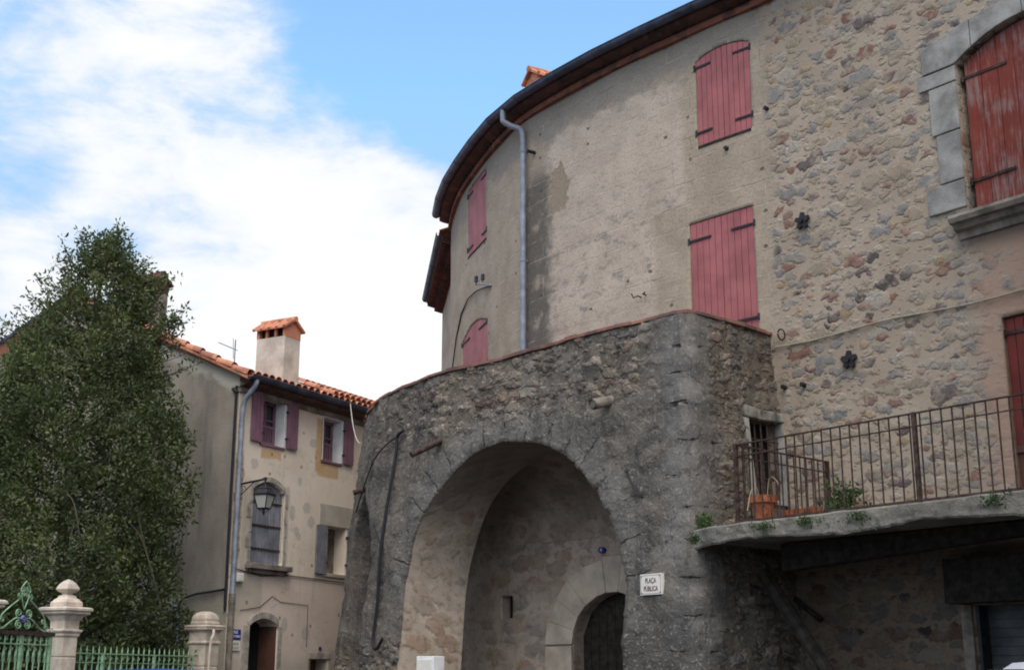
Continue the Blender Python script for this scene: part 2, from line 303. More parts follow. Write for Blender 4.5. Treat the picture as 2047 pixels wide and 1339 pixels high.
    col = T.mix(T.m('MULTIPLY', jo, 0.9), col, (0.028, 0.025, 0.023)); h = T.m('SUBTRACT', h, T.m('MULTIPLY', jo, 1.1))
    # other cracks
    cr = T.m('MULTIPLY', T.sm(T.m('ABSOLUTE', T.m('SUBTRACT', T.noise(uv, 1.5, 6, 0.62, 0.6), 0.5)), 0.007, 0.002), T.sm(T.noise(uv, 0.9, 2), 0.45, 0.6))
    col = T.mix(T.m('MULTIPLY', cr, 0.8), col, (0.035, 0.03, 0.028)); h = T.m('SUBTRACT', h, T.m('MULTIPLY', cr, 0.4))
    col = T.mix(T.sm(T.noise(uv, 0.55, 5, 0.6), 0.50, 0.62, 0, 0.5), col, T.mix(nm, (0.16, 0.135, 0.105), (0.34, 0.30, 0.25)))
    # black algae in patches and runs
    sn = T.noise(T.vm('MULTIPLY', uv, (2.6, 0.5, 1)), 1.0, 7, 0.7)
    col = T.mix(T.sm(sn, 0.50, 0.66, 0, 0.62), col, (0.052, 0.047, 0.044))
    ft = T.m('MULTIPLY', T.sm(T.m('ADD', v, wob), 2.4, 1.9), T.box(u, v, -0.15, 1.2, -1, 4, 0.25))
    col = T.mix(T.m('MULTIPLY', ft, 0.6), col, (0.062, 0.060, 0.056))
    # lichen specks: pale and black grains over everything
    col = T.mix(T.sm(ng, 0.55, 0.67, 0, 0.7), col, (0.40, 0.37, 0.335))
    col = T.mix(T.sm(nf, 0.57, 0.68, 0, 0.8), col, (0.47, 0.44, 0.40))
    col = T.mix(T.sm(nf, 0.42, 0.30, 0, 0.75), col, (0.045, 0.041, 0.038))
    T.base(T.mix(1.0, col, (0.74, 0.725, 0.725), 'MULTIPLY')); T.rough(0.95); T.disp(h, 0.046, 0.5)
    return T.mat

def mat_passage(name, ca0, cb0, shade_k):
    T = NT(name); uv = T.uv(); o = T.sep(uv); u, v = o[0], o[1]
    st = [(0.0, (0.29, 0.23, 0.175)), (0.2, (0.34, 0.27, 0.20)), (0.4, (0.26, 0.22, 0.18)), (0.6, (0.36, 0.27, 0.19)), (0.8, (0.30, 0.20, 0.14)), (0.93, (0.33, 0.17, 0.10))]
    ma, ca, ha = stones(T, uv, 2.2, 4.2, 0.9, 8, 0.32, 0.66, 0.12, st)
    n1 = T.noise(uv, 1.3, 5, 0.62); n2 = T.noise(uv, 9, 7, 0.74)
    pl = T.mix(T.sm(n1, 0.3, 0.7), ca0, cb0)
    m = T.m('MULTIPLY', ma, T.sm(T.noise(uv, 1.1, 6, 0.65), 0.42, 0.56, 0.05, 0.75))
    col = T.mix(m, pl, ca)
    col = T.mix(T.sm(n2, 0.48, 0.66, 0, 0.7), col, T.mix(1.0, col, (0.55, 0.48, 0.42), 'MULTIPLY'))
    vault_shade = T.sm(T.m('ADD', v, T.m('MULTIPLY', T.m('SUBTRACT', T.noise(uv, 0.9, 6, 0.62), 0.5), 2.6)), 3.3, 4.9)  # passage shade put into the colour, deepening towards the vault
    col = T.mix(T.m('MULTIPLY', vault_shade, shade_k), col, (0.12, 0.095, 0.075))
    T.base(col); T.rough(0.95); T.nrm(T.bump(T.m('ADD', T.m('MULTIPLY', ha, 0.5), T.m('MULTIPLY', n2, 0.5)), 0.6, 0.04))
    return T.mat

def mat_facade():
    T = NT('cream_plaster'); uv = T.uv(); o = T.sep(uv); u, v = o[0], o[1]
    n1 = T.noise(uv, 0.9, 5, 0.6); n2 = T.noise(uv, 22, 4, 0.7); n3 = T.noise(uv, 3.2, 6, 0.65)
    up = T.mix(T.sm(n1, 0.3, 0.7), (0.68, 0.57, 0.46), (0.80, 0.685, 0.56))
    lo = T.mix(T.sm(n1, 0.3, 0.7), (0.63, 0.505, 0.42), (0.73, 0.60, 0.505))
    wob = T.m('MULTIPLY', T.m('SUBTRACT', T.noise(uv, 2.4, 5), 0.5), 0.5)
    col = T.mix(T.sm(T.m('ADD', v, T.m('MULTIPLY', wob, 0.3)), 3.36, 3.28), up, lo)
    gry = T.sm(T.m('ADD', v, wob), 1.95, 1.6, 0, 0.6)
    col = T.mix(gry, col, (0.42, 0.365, 0.31))
    # ochre where the top coat is gone: beside and below the upper windows
    for (a, b, c, d) in ((2.42, 2.72, 5.45, 6.56), (2.5, 3.2, 5.38, 5.70), (0.72, 1.32, 5.50, 5.68)):
        col = T.mix(T.m('MULTIPLY', T.box(T.m('ADD', u, T.m('MULTIPLY', wob, 0.25)), T.m('ADD', v, T.m('MULTIPLY', wob, 0.3)), a, b, c, d, 0.03), 0.9), col, (0.56, 0.36, 0.185))
    # dull repairs and spalls
    for (cu, cv, ru, rv) in ((2.33, 6.02, .13, .10), (1.95, 5.2, .07, .10), (1.75, 4.55, .10, .14), (2.2, 4.68, .12, .13), (2.35, 4.42, .12, .12), (1.98, 4.1, .09, .1), (0.55, 5.35, .12, .13), (1.65, 2.42, .10, .15), (2.35, 2.25, .13, .16), (1.9, 4.2, .09, .1)):
        q = T.m('ADD', T.m('ADD', T.m('POWER', T.m('DIVIDE', T.m('SUBTRACT', u, cu), ru), 2.0), T.m('POWER', T.m('DIVIDE', T.m('SUBTRACT', v, cv), rv), 2.0)), T.m('MULTIPLY', T.m('SUBTRACT', T.noise(uv, 6, 5, 0.7), 0.5), 3.5))
        col = T.mix(T.sm(q, 1.0, 0.7, 0, 0.65), col, (0.42, 0.40, 0.36))
    # bare brick-stone strip beside the downpipe
    ma, ca, ha = stones(T, uv, 7, 12, 0.95, 9, 0.3, 0.6, 0.05, [(0, (0.38, 0.27, 0.18)), (0.3, (0.30, 0.17, 0.11)), (0.55, (0.42, 0.33, 0.24)), (0.8, (0.26, 0.19, 0.14))])
    bs = T.m('MULTIPLY', T.sm(T.m('ADD', u, T.m('MULTIPLY', wob, 0.5)), 0.27, 0.22), T.m('MULTIPLY', T.sm(v, 3.35, 3.5), T.sm(v, 5.6, 5.3)))
    col = T.mix(bs, col, T.mix(ma, (0.46, 0.37, 0.28), ca))
    # grey cement round the lower openings
    for (a, b, c, d) in ((0.28, 0.62, 2.85, 5.0), (1.5, 1.64, 3.5, 5.0), (0.10, 0.95, 2.55, 3.4), (2.40, 3.35, 1.5, 1.93)):
        col = T.mix(T.m('MULTIPLY', T.box(T.m('ADD', u, T.m('MULTIPLY', wob, 0.22)), T.m('ADD', v, wob), a, b, c, d, 0.05), 0.7), col, T.mix(n3, (0.36, 0.31, 0.25), (0.55, 0.47, 0.385)))
    crack = T.m('MULTIPLY', T.sm(T.m('ABSOLUTE', T.m('SUBTRACT', T.noise(uv, 1.6, 6, 0.6, 0.8), 0.5)), 0.006, 0.001), T.sm(T.noise(uv, 0.8, 2), 0.46, 0.6))
    col = T.mix(T.m('MULTIPLY', crack, 0.6), col, (0.20, 0.15, 0.11))
    pv = T.vor(T.vm('MULTIPLY', uv, (2.1, 2.1, 1)), 1.0, dims='2D')
    pit = T.m('MULTIPLY', T.sm(T.m('ADD', pv['Distance'], T.m('MULTIPLY', wob, 0.2)), 0.09, 0.05), T.m('LESS_THAN', T.sep(pv['Color'])[0], 0.22))
    col = T.mix(T.m('MULTIPLY', pit, 0.7), col, (0.22, 0.15, 0.11))
    stn = T.noise(T.vm('MULTIPLY', uv, (5.0, 0.45, 1)), 1.0, 5, 0.65)
    col = T.mix(T.sm(stn, 0.56, 0.75, 0, 0.4), col, (0.40, 0.34, 0.28))
    col = T.mix(T.sm(n3, 0.52, 0.75, 0, 0.35), col, (0.48, 0.40, 0.32))
    T.base(col); T.rough(0.93); T.nrm(T.bump(T.m('ADD', T.m('MULTIPLY', n2, 0.4), T.m('SUBTRACT', T.m('MULTIPLY', n3, 0.6), T.m('MULTIPLY', pit, 0.6))), 0.45, 0.02))
    return T.mat

def mat_gable():
    T = NT('grey_gable_render'); uv = T.uv(); o = T.sep(uv)
    n1 = T.noise(T.vm('MULTIPLY', uv, (1.0, 0.55, 1)), 0.9, 6, 0.62); n2 = T.noise(uv, 28, 4, 0.7)
    c = T.mix(T.sm(n1, 0.3, 0.7), (0.185, 0.158, 0.132), (0.325, 0.28, 0.23))
    streak = T.noise(T.vm('MULTIPLY', uv, (3.0, 0.3, 1)), 1.0, 5, 0.6)
    c = T.mix(T.sm(streak, 0.5, 0.68, 0, 0.7), c, (0.13, 0.122, 0.105))
    band = T.sm(T.m('ADD', T.m('ADD', o[1], T.m('MULTIPLY', o[0], -0.46)), T.m('MULTIPLY', T.m('SUBTRACT', T.noise(uv, 2.2, 5), 0.5), 0.7)), 6.52, 6.72)
    c = T.mix(band, c, T.mix(n1, (0.42, 0.385, 0.31), (0.50, 0.46, 0.375)))
    foot = T.sm(T.m('ADD', o[1], T.m('MULTIPLY', T.m('SUBTRACT', T.noise(uv, 2, 5), 0.5), 0.5)), 3.0, 2.75)
    c = T.mix(foot, c, T.mix(n1, (0.30, 0.26, 0.20), (0.40, 0.35, 0.27)))
    c = T.mix(T.sm(n2, 0.5, 0.75, 0, 0.45), c, (0.14, 0.13, 0.11))
    T.base(c); T.rough(0.95); T.nrm(T.bump(n2, 0.5, 0.02)); return T.mat

def mat_tile(name, light, mid, dark):
    T = NT(name); v = T.ob()
    f = T.vor(T.vm('MULTIPLY', v, (1, 1, 1)), 4.2)['Color']; c = T.sep(f)
    col = T.ramp(c[0], [(0, dark), (0.35, mid), (0.8, light), (1.0, tuple(min(1, x * 1.15) for x in light))])
    col = T.mix(T.sm(T.noise(v, 9, 6, 0.7), 0.52, 0.72, 0, 0.6), col, (0.15, 0.115, 0.10))
    T.base(col); T.rough(0.85); T.nrm(T.bump(T.noise(v, 40, 4), 0.3, 0.01)); return T.mat

def mat_paint(name, col, worn, amount, axis_scale=(9, 9, 0.9), spec=0.3, rough=0.6):
    """paint over boards; worn streaks follow the grain"""
    T = NT(name); v = T.ob()
    g = T.noise(T.vm('MULTIPLY', v, axis_scale), 2.2, 7, 0.68)
    big = T.noise(v, 2.6, 5, 0.6)
    base = T.mix(T.sm(T.noise(v, 3.2, 4), 0.3, 0.7), tuple(c * 0.82 for c in col), tuple(min(1, c * 1.14) for c in col))
    wm_ = T.m('MULTIPLY', T.sm(T.m('ADD', T.m('MULTIPLY', g, 0.6), T.m('MULTIPLY', big, 0.4)), 0.62 - amount * 0.25, 0.70 - amount * 0.12), min(1.0, 0.35 + amount))
    T.base(T.mix(wm_, base, worn)); T.rough(rough); T.b.inputs['Specular IOR Level'].default_value = spec
    T.nrm(T.bump(g, 0.25, 0.006)); return T.mat

def mat_leaf(name, dark, mid, light):
    T = NT(name); a = T.n('ShaderNodeAttribute', attribute_name='tint').outputs['Fac']
    T.base(T.ramp(a, [(0, dark), (0.5, mid), (0.86, light), (1, tuple(x * 1.5 for x in light))])); T.rough(0.6); T.b.inputs['Specular IOR Level'].default_value = 0.28
    T.b.inputs['Subsurface Weight'].default_value = 0.0
    tr = T.n('ShaderNodeBsdfTranslucent'); T.put(tr.inputs[0], T.mix(1.0, T.ramp(a, [(0, dark), (1, light)]), (1.2, 1.5, 0.5), 'MULTIPLY'))
    ms = T.n('ShaderNodeMixShader'); ms.inputs[0].default_value = 0.22
    T.t.links.new(T.b.outputs[0], ms.inputs[1]); T.t.links.new(tr.outputs[0], ms.inputs[2]); T.t.links.new(ms.outputs[0], T.out.inputs[0])
    return T.mat

M = {}
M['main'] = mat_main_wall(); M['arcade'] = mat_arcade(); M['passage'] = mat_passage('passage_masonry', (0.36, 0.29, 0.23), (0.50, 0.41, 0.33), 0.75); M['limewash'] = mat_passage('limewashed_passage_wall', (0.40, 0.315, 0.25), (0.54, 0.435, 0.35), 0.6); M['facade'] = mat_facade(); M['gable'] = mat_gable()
M['tile'] = mat_tile('clay_tile', (0.52, 0.225, 0.135), (0.42, 0.165, 0.10), (0.29, 0.125, 0.085))
M['tile_old'] = mat_tile('old_clay_tile', (0.10, 0.050, 0.040), (0.070, 0.038, 0.033), (0.045, 0.030, 0.028))
M['eavebrick'] = mat_tile('eave_brick', (0.23, 0.088, 0.055), (0.17, 0.066, 0.043), (0.10, 0.05, 0.038))
M['coping'] = mat_tile('brick_coping', (0.24, 0.115, 0.085), (0.165, 0.085, 0.068), (0.095, 0.065, 0.055))
M['zinc'] = simple('zinc', (0.27, 0.29, 0.345), 0.55, 0.22, 5, 0.08, 0.15, 0.4)
M['zinc_dark'] = simple('weathered_zinc', (0.075, 0.085, 0.125), 0.5, 0.3, 4, 0.1, 0.3, 0.4)
M['iron'] = simple('dark_iron', (0.032, 0.030, 0.034), 0.6, 0.3, 12, 0.15, 0.2, 0.35)
M['rust'] = simple('rusty_iron', (0.075, 0.046, 0.038), 0.8, 0.4, 14, 0.25, 0.1, 0.25)
M['pink'] = mat_paint('pink_shutter_paint', (0.36, 0.115, 0.118), (0.30, 0.155, 0.145), 0.22)
M['redwood'] = mat_paint('flaking_red_paint', (0.21, 0.045, 0.032), (0.25, 0.18, 0.165), 0.58, (14, 14, 1.1), 0.2, 0.8)
M['darkred'] = mat_paint('dark_red_door_paint', (0.155, 0.022, 0.014), (0.09, 0.025, 0.018), 0.3)
M['purple'] = mat_paint('plum_shutter_paint', (0.205, 0.105, 0.142), (0.25, 0.17, 0.19), 0.3)
M['greywood'] = mat_paint('bare_grey_wood', (0.165, 0.168, 0.20), (0.33, 0.32, 0.335), 0.6, (16, 16, 0.9), 0.15, 0.9)
M['brownwood'] = mat_paint('brown_door_wood', (0.10, 0.045, 0.03), (0.16, 0.09, 0.06), 0.3)
M['darkwood'] = simple('dark_old_timber', (0.035, 0.028, 0.022), 0.85, 0.4, 10, 0.4)
M['soffitwood'] = simple('brown_soffit_boards', (0.13, 0.082, 0.065), 0.9, 0.3, 6, 0.3)
M['granite'] = simple('grey_dressed_stone', (0.335, 0.315, 0.29), 0.92, 0.25, 3.2, 0.7, bscale=45)
M['sillstone'] = simple('worn_sill_stone', (0.235, 0.20, 0.165), 0.9, 0.35, 4, 0.5)
M['lintel'] = simple('smooth_lintel_plaster', (0.50, 0.445, 0.37), 0.9, 0.12, 3, 0.25)
M['cement'] = simple('rough_cement', (0.25, 0.235, 0.21), 0.95, 0.45, 7, 0.9)
M['surround'] = simple('worn_door_surround', (0.42, 0.375, 0.315), 0.92, 0.28, 4.5, 0.5)
M['white'] = simple('white_paint', (0.72, 0.71, 0.70), 0.6, 0.10, 4, 0.1)
M['creamstone'] = simple('pale_pillar_stone', (0.57, 0.475, 0.385), 0.88, 0.20, 4.5, 0.3)
M['chimney'] = simple('chimney_plaster', (0.56, 0.50, 0.43), 0.92, 0.20, 2.4, 0.3)
M['green'] = simple('green_ironwork_paint', (0.25, 0.39, 0.23), 0.55, 0.3, 9, 0.12, 0, 0.35, dark=(0.14, 0.23, 0.13))
M['terracotta'] = simple('terracotta', (0.38, 0.125, 0.060), 0.9, 0.4, 11, 0.3)
M['concrete'] = None
M['cable'] = simple('black_cable_sheath', (0.020, 0.020, 0.026), 0.6, 0.2, 8, 0.0)
M['palecable'] = simple('pale_cable_sheath', (0.52, 0.50, 0.45), 0.7, 0.1, 8, 0.0)
M['conduit'] = simple('painted_conduit', (0.34, 0.29, 0.225), 0.8, 0.2, 8, 0.1)
M['enamel'] = simple('cream_enamel', (0.74, 0.70, 0.62), 0.35, 0.05, 6, 0.0, 0, 0.5)
M['enamel_blue'] = simple('blue_enamel', (0.020, 0.026, 0.23), 0.35, 0.1, 6, 0.0, 0, 0.5)
M['ink'] = simple('maroon_lettering', (0.17, 0.065, 0.075), 0.5, 0.1, 6, 0.0)
M['inkwhite'] = simple('white_lettering', (0.75, 0.76, 0.80), 0.5, 0.1, 6, 0.0)
M['inkgrey'] = simple('faded_brown_lettering', (0.36, 0.30, 0.27), 0.5, 0.1, 6, 0.0)
M['porcelain'] = simple('dark_glazed_insulator', (0.045, 0.035, 0.05), 0.3, 0.1, 6, 0.0, 0, 0.6)
M['bark'] = simple('grey_bark', (0.085, 0.074, 0.055), 0.95, 0.3, 6, 0.6)
M['roller'] = simple('dull_steel_slats', (0.085, 0.088, 0.088), 0.6, 0.25, 4, 0.1, 0.3, 0.3)
M['dark'] = simple('unlit_room_black', (0.012, 0.011, 0.011), 0.95, 0.1, 4, 0.0)  # near-black colour standing in for the shade of interiors
M['leaf'] = mat_leaf('evergreen_leaf', (0.022, 0.031, 0.014), (0.060, 0.078, 0.031), (0.150, 0.162, 0.066))
M['weed'] = mat_leaf('weed_leaf', (0.022, 0.045, 0.014), (0.042, 0.078, 0.024), (0.075, 0.125, 0.038))
def mat_glass(name, col, rough):
    T = NT(name); T.base(T.mix(T.noise(T.ob(), 3, 3), tuple(c * 0.8 for c in col), col)); T.rough(rough); T.b.inputs['Specular IOR Level'].default_value = 0.6; return T.mat
M['pane'] = mat_glass('dark_window_glass', (0.020, 0.024, 0.028), 0.08)
M['opal'] = mat_glass('frosted_lantern_glass', (0.52, 0.51, 0.48), 0.3)
M['carwhite'] = mat_glass('white_car_paint', (0.78, 0.78, 0.80), 0.2)
M['carblue'] = mat_glass('blue_car_paint', (0.03, 0.10, 0.42), 0.2)
M['tyre'] = simple('tyre_rubber', (0.02, 0.02, 0.02), 0.9, 0.1, 8, 0.1)
M['rim'] = simple('wheel_rim', (0.4, 0.4, 0.42), 0.4, 0.1, 8, 0.0, 0.7, 0.5)
M['redlens'] = mat_glass('red_lamp_lens', (0.35, 0.02, 0.02), 0.15)
M['headlens'] = mat_glass('clear_lamp_lens', (0.6, 0.6, 0.6), 0.1)
def mat_concrete():
    T = NT('mossy_balcony_concrete'); v = T.ob()
    a = T.noise(v, 1.6, 6, 0.65); b = T.noise(v, 7, 6, 0.7)
    c = T.mix(T.sm(a, 0.3, 0.7), (0.145, 0.13, 0.108), (0.265, 0.238, 0.20))
    c = T.mix(T.sm(b, 0.52, 0.66, 0, 0.8), c, (0.085, 0.085, 0.07))
    c = T.mix(T.sm(b, 0.44, 0.3, 0, 0.5), c, (0.40, 0.375, 0.34))
    T.base(c); T.rough(0.95); T.nrm(T.bump(b, 0.9, 0.05)); return T.mat
M['concrete'] = mat_concrete()
def mat_ground():
    T = NT('street_paving'); v = T.ob()
    a = T.noise(v, 0.6, 6, 0.6); b = T.noise(v, 60, 3, 0.7)
    T.base(T.mix(T.sm(a, 0.3, 0.7), T.mix(b, (0.045, 0.044, 0.043), (0.07, 0.068, 0.066)), T.mix(b, (0.065, 0.063, 0.06), (0.09, 0.087, 0.083)))); T.rough(0.92); T.nrm(T.bump(b, 0.4, 0.01)); return T.mat
M['ground'] = mat_ground()

# ------------------------------------------------------------------ mesh helper
class MB:
    def __init__(s): s.v = []; s.f = []; s.uv = []; s.tint = None
    def add(s, vs, fs):
        k = len(s.v); s.v += [tuple(p) for p in vs]; s.f += [tuple(i + k for i in q) for q in fs]
    def hexa(s, p):          # 8 points: bottom 0-3 (ccw from above), top 4-7
        s.add(p, [(3, 2, 1, 0), (4, 5, 6, 7), (0, 1, 5, 4), (1, 2, 6, 5), (2, 3, 7, 6), (3, 0, 4, 7)])
    def box(s, c, size, rz=0.0, taper=1.0):
        cx, cy, cz = c; hx, hy, hz = [q / 2 for q in size]; ca, sa = math.cos(rz), math.sin(rz)
        P = []
        for z, t in ((-hz, 1), (hz, taper)):
            for x, y in ((-hx, -hy), (hx, -hy), (hx, hy), (-hx, hy)):
                x *= t; y *= t; P.append((cx + x * ca - y * sa, cy + x * sa + y * ca, cz + z))
        s.hexa(P)
    def fbox(s, fn, s0, s1, z0, z1, o0, o1, z1b=None, z0b=None, n=1):
        """box in wall coordinates through fn(s, z, off); z1b/z0b give a slanted top/bottom at s1"""
        z1b = z1 if z1b is None else z1b; z0b = z0 if z0b is None else z0b
        for i in range(n):
            a, b = i / n, (i + 1) / n; sa, sb = s0 + (s1 - s0) * a, s0 + (s1 - s0) * b
            za, zb = z1 + (z1b - z1) * a, z1 + (z1b - z1) * b; ya, yb = z0 + (z0b - z0) * a, z0 + (z0b - z0) * b
            s.hexa([fn(sa, ya, o1), fn(sb, yb, o1), fn(sb, yb, o0), fn(sa, ya, o0), fn(sa, za, o1), fn(sb, zb, o1), fn(sb, zb, o0), fn(sa, za, o0)])
    def tube(s, pts, r, n=8, caps=True):
        pts = [Vector(p) for p in pts]; rr = r if isinstance(r, (list, tuple)) else [r] * len(pts); k = len(s.v); up = None
        for i, p in enumerate(pts):
            t = (pts[min(i + 1, len(pts) - 1)] - pts[max(i - 1, 0)]).normalized()
            if up is None:
                up = Vector((0, 0, 1)) if abs(t.z) < 0.9 else Vector((1, 0, 0))
            a = t.cross(up).normalized(); b = a.cross(t).normalized(); up = b
            for j in range(n):
                th = 2 * math.pi * j / n; q = p + (a * math.cos(th) + b * math.sin(th)) * rr[i]; s.v.append(tuple(q))
        for i in range(len(pts) - 1):
            for j in range(n):
                s.f.append((k + i * n + j, k + i * n + (j + 1) % n, k + (i + 1) * n + (j + 1) % n, k + (i + 1) * n + j))
        if caps:
            s.f.append(tuple(k + j for j in range(n))[::-1]); s.f.append(tuple(k + (len(pts) - 1) * n + j for j in range(n)))
    def lathe(s, prof, c, n=20, sq=False, rz=0.0):
        """profile [(r, z)] about a vertical axis; sq=True gives a square section"""
        k = len(s.v); m = 4 if sq else n
        for r, z in prof:
            for j in range(m):
                th = 2 * math.pi * (j + (0.5 if sq else 0)) / m + rz; q = r * (math.sqrt(2) if sq else 1)
                s.v.append((c[0] + q * math.cos(th), c[1] + q * math.sin(th), c[2] + z))
        for i in range(len(prof) - 1):
            for j in range(m):
                s.f.append((k + i * m + j, k + i * m + (j + 1) % m, k + (i + 1) * m + (j + 1) % m, k + (i + 1) * m + j))
        s.f.append(tuple(k + j for j in range(m))[::-1]); s.f.append(tuple(k + (len(prof) - 1) * m + j for j in range(m)))
    def sweep(s, rows):
        """rows: list of equal-length point lists -> quad sheet"""
        k = len(s.v); m = len(rows[0])
        for r in rows: s.v += [tuple(p) for p in r]
        for i in range(len(rows) - 1):
            for j in range(m - 1):
                s.f.append((k + i * m + j, k + i * m + j + 1, k + (i + 1) * m + j + 1, k + (i + 1) * m + j))
    def build(s, name, mat, parent=None, smooth=False, bevel=0.0, fix=True, mat2=None):
        me = bpy.data.meshes.new(name); me.from_pydata(s.v, [], s.f); me.update()
        if fix:
            import bmesh
            bm = bmesh.new(); bm.from_mesh(me); bmesh.ops.recalc_face_normals(bm, faces=bm.faces); bm.to_mesh(me); bm.free()
        if s.uv:
            lay = me.uv_layers.new(name='UVMap'); vi = np.zeros(len(me.loops), dtype=np.int32); me.loops.foreach_get('vertex_index', vi)
            lay.data.foreach_set('uv', np.array(s.uv, dtype=np.float32)[vi].ravel())
        if s.tint is not None:
            at = me.attributes.new('tint', 'FLOAT', 'POINT'); at.data.foreach_set('value', np.array(s.tint, dtype=np.float32))
        if smooth:
            if not s.uv: me.set_sharp_from_angle(angle=R(38))
            me.polygons.foreach_set('use_smooth', [True] * len(me.polygons))
        me.materials.append(mat)
        if mat2 is not None:
            me.materials.append(mat2[0]); mi = np.zeros(len(me.polygons), dtype=np.int32); mi[mat2[1]] = 1; me.polygons.foreach_set('material_index', mi)
        ob = bpy.data.objects.new(name, me); COL.objects.link(ob)
        if parent is not None: attach(ob, parent)
        if bevel:
            md = ob.modifiers.new('edge', 'BEVEL'); md.width = bevel; md.segments = 2; md.limit_method = 'ANGLE'; md.angle_limit = R(35)
        return ob

def world_of(o):
    return (world_of(o.parent) @ o.matrix_parent_inverse @ o.matrix_basis) if o.parent else o.matrix_basis.copy()
def attach(ob, parent):
    ob.parent = parent; ob.matrix_parent_inverse = world_of(parent).inverted()
def thing(name, label, cat, loc=(0, 0, 0), group=None, kind=None):
    o = bpy.data.objects.new(name, None); COL.objects.link(o); o.location = loc; o.empty_display_size = 0.3
    return tag(o, label, cat, group, kind)
def tag(o, label=None, cat=None, group=None, kind=None):
    if label: o['label'] = label
    if cat: o['category'] = cat
    if group: o['group'] = group
    if kind: o['kind'] = kind
    return o
def copy_to(src, parent, delta, name=None):
    c = src.copy(); COL.objects.link(c); c.parent = parent; c.matrix_parent_inverse = src.matrix_parent_inverse.copy(); c.location = src.location + Vector(delta); return c

def catmull(P, n=8):
    P = np.array(P, float); out = []
    for i in range(len(P) - 1):
        p0, p1, p2, p3 = P[max(i - 1, 0)], P[i], P[i + 1], P[min(i + 2, len(P) - 1)]
        for k in range(n):
            t = k / n; out.append(.5 * ((2 * p1) + (-p0 + p2) * t + (2 * p0 - 5 * p1 + 4 * p2 - p3) * t * t + (-p0 + 3 * p1 - 3 * p2 + p3) * t ** 3))
    out.append(P[-1]); return [tuple(q) for q in out]
class Path:
    """plan line of a wall; s measured along it, outward normal on the given side; hard=True keeps the corner at s=0 sharp"""
    def __init__(s, pts, s0, side=1, hard=False):
        s.p = np.array(pts, float); d = np.linalg.norm(np.diff(s.p, axis=0), axis=1); s.s = np.concatenate([[0], np.cumsum(d)]) + s0
        e = np.diff(s.p, axis=0) / d[:, None]; s.en = np.stack([-e[:, 1], e[:, 0]], 1) * side
        vn = np.zeros_like(s.p); vn[:-1] += s.en; vn[1:] += s.en; s.vn = vn / np.linalg.norm(vn, axis=1)[:, None]; s.hard = hard
    def at(s, x):
        i = int(np.clip(np.searchsorted(s.s, x, side='right') - 1, 0, len(s.s) - 2)); t = (x - s.s[i]) / (s.s[i + 1] - s.s[i])
        p = s.p[i] + (s.p[i + 1] - s.p[i]) * t
        n = (s.en[i] if i == 0 else s.en[1] * (1 - t ** 3) + s.vn[2] * t ** 3) if s.hard and i < 2 else s.vn[i] * (1 - t) + s.vn[i + 1] * t
        return p, n / np.linalg.norm(n)
    def pt(s, x, z, off=0.0):
        p, n = s.at(x); return (p[0] + n[0] * off, p[1] + n[1] * off, z)

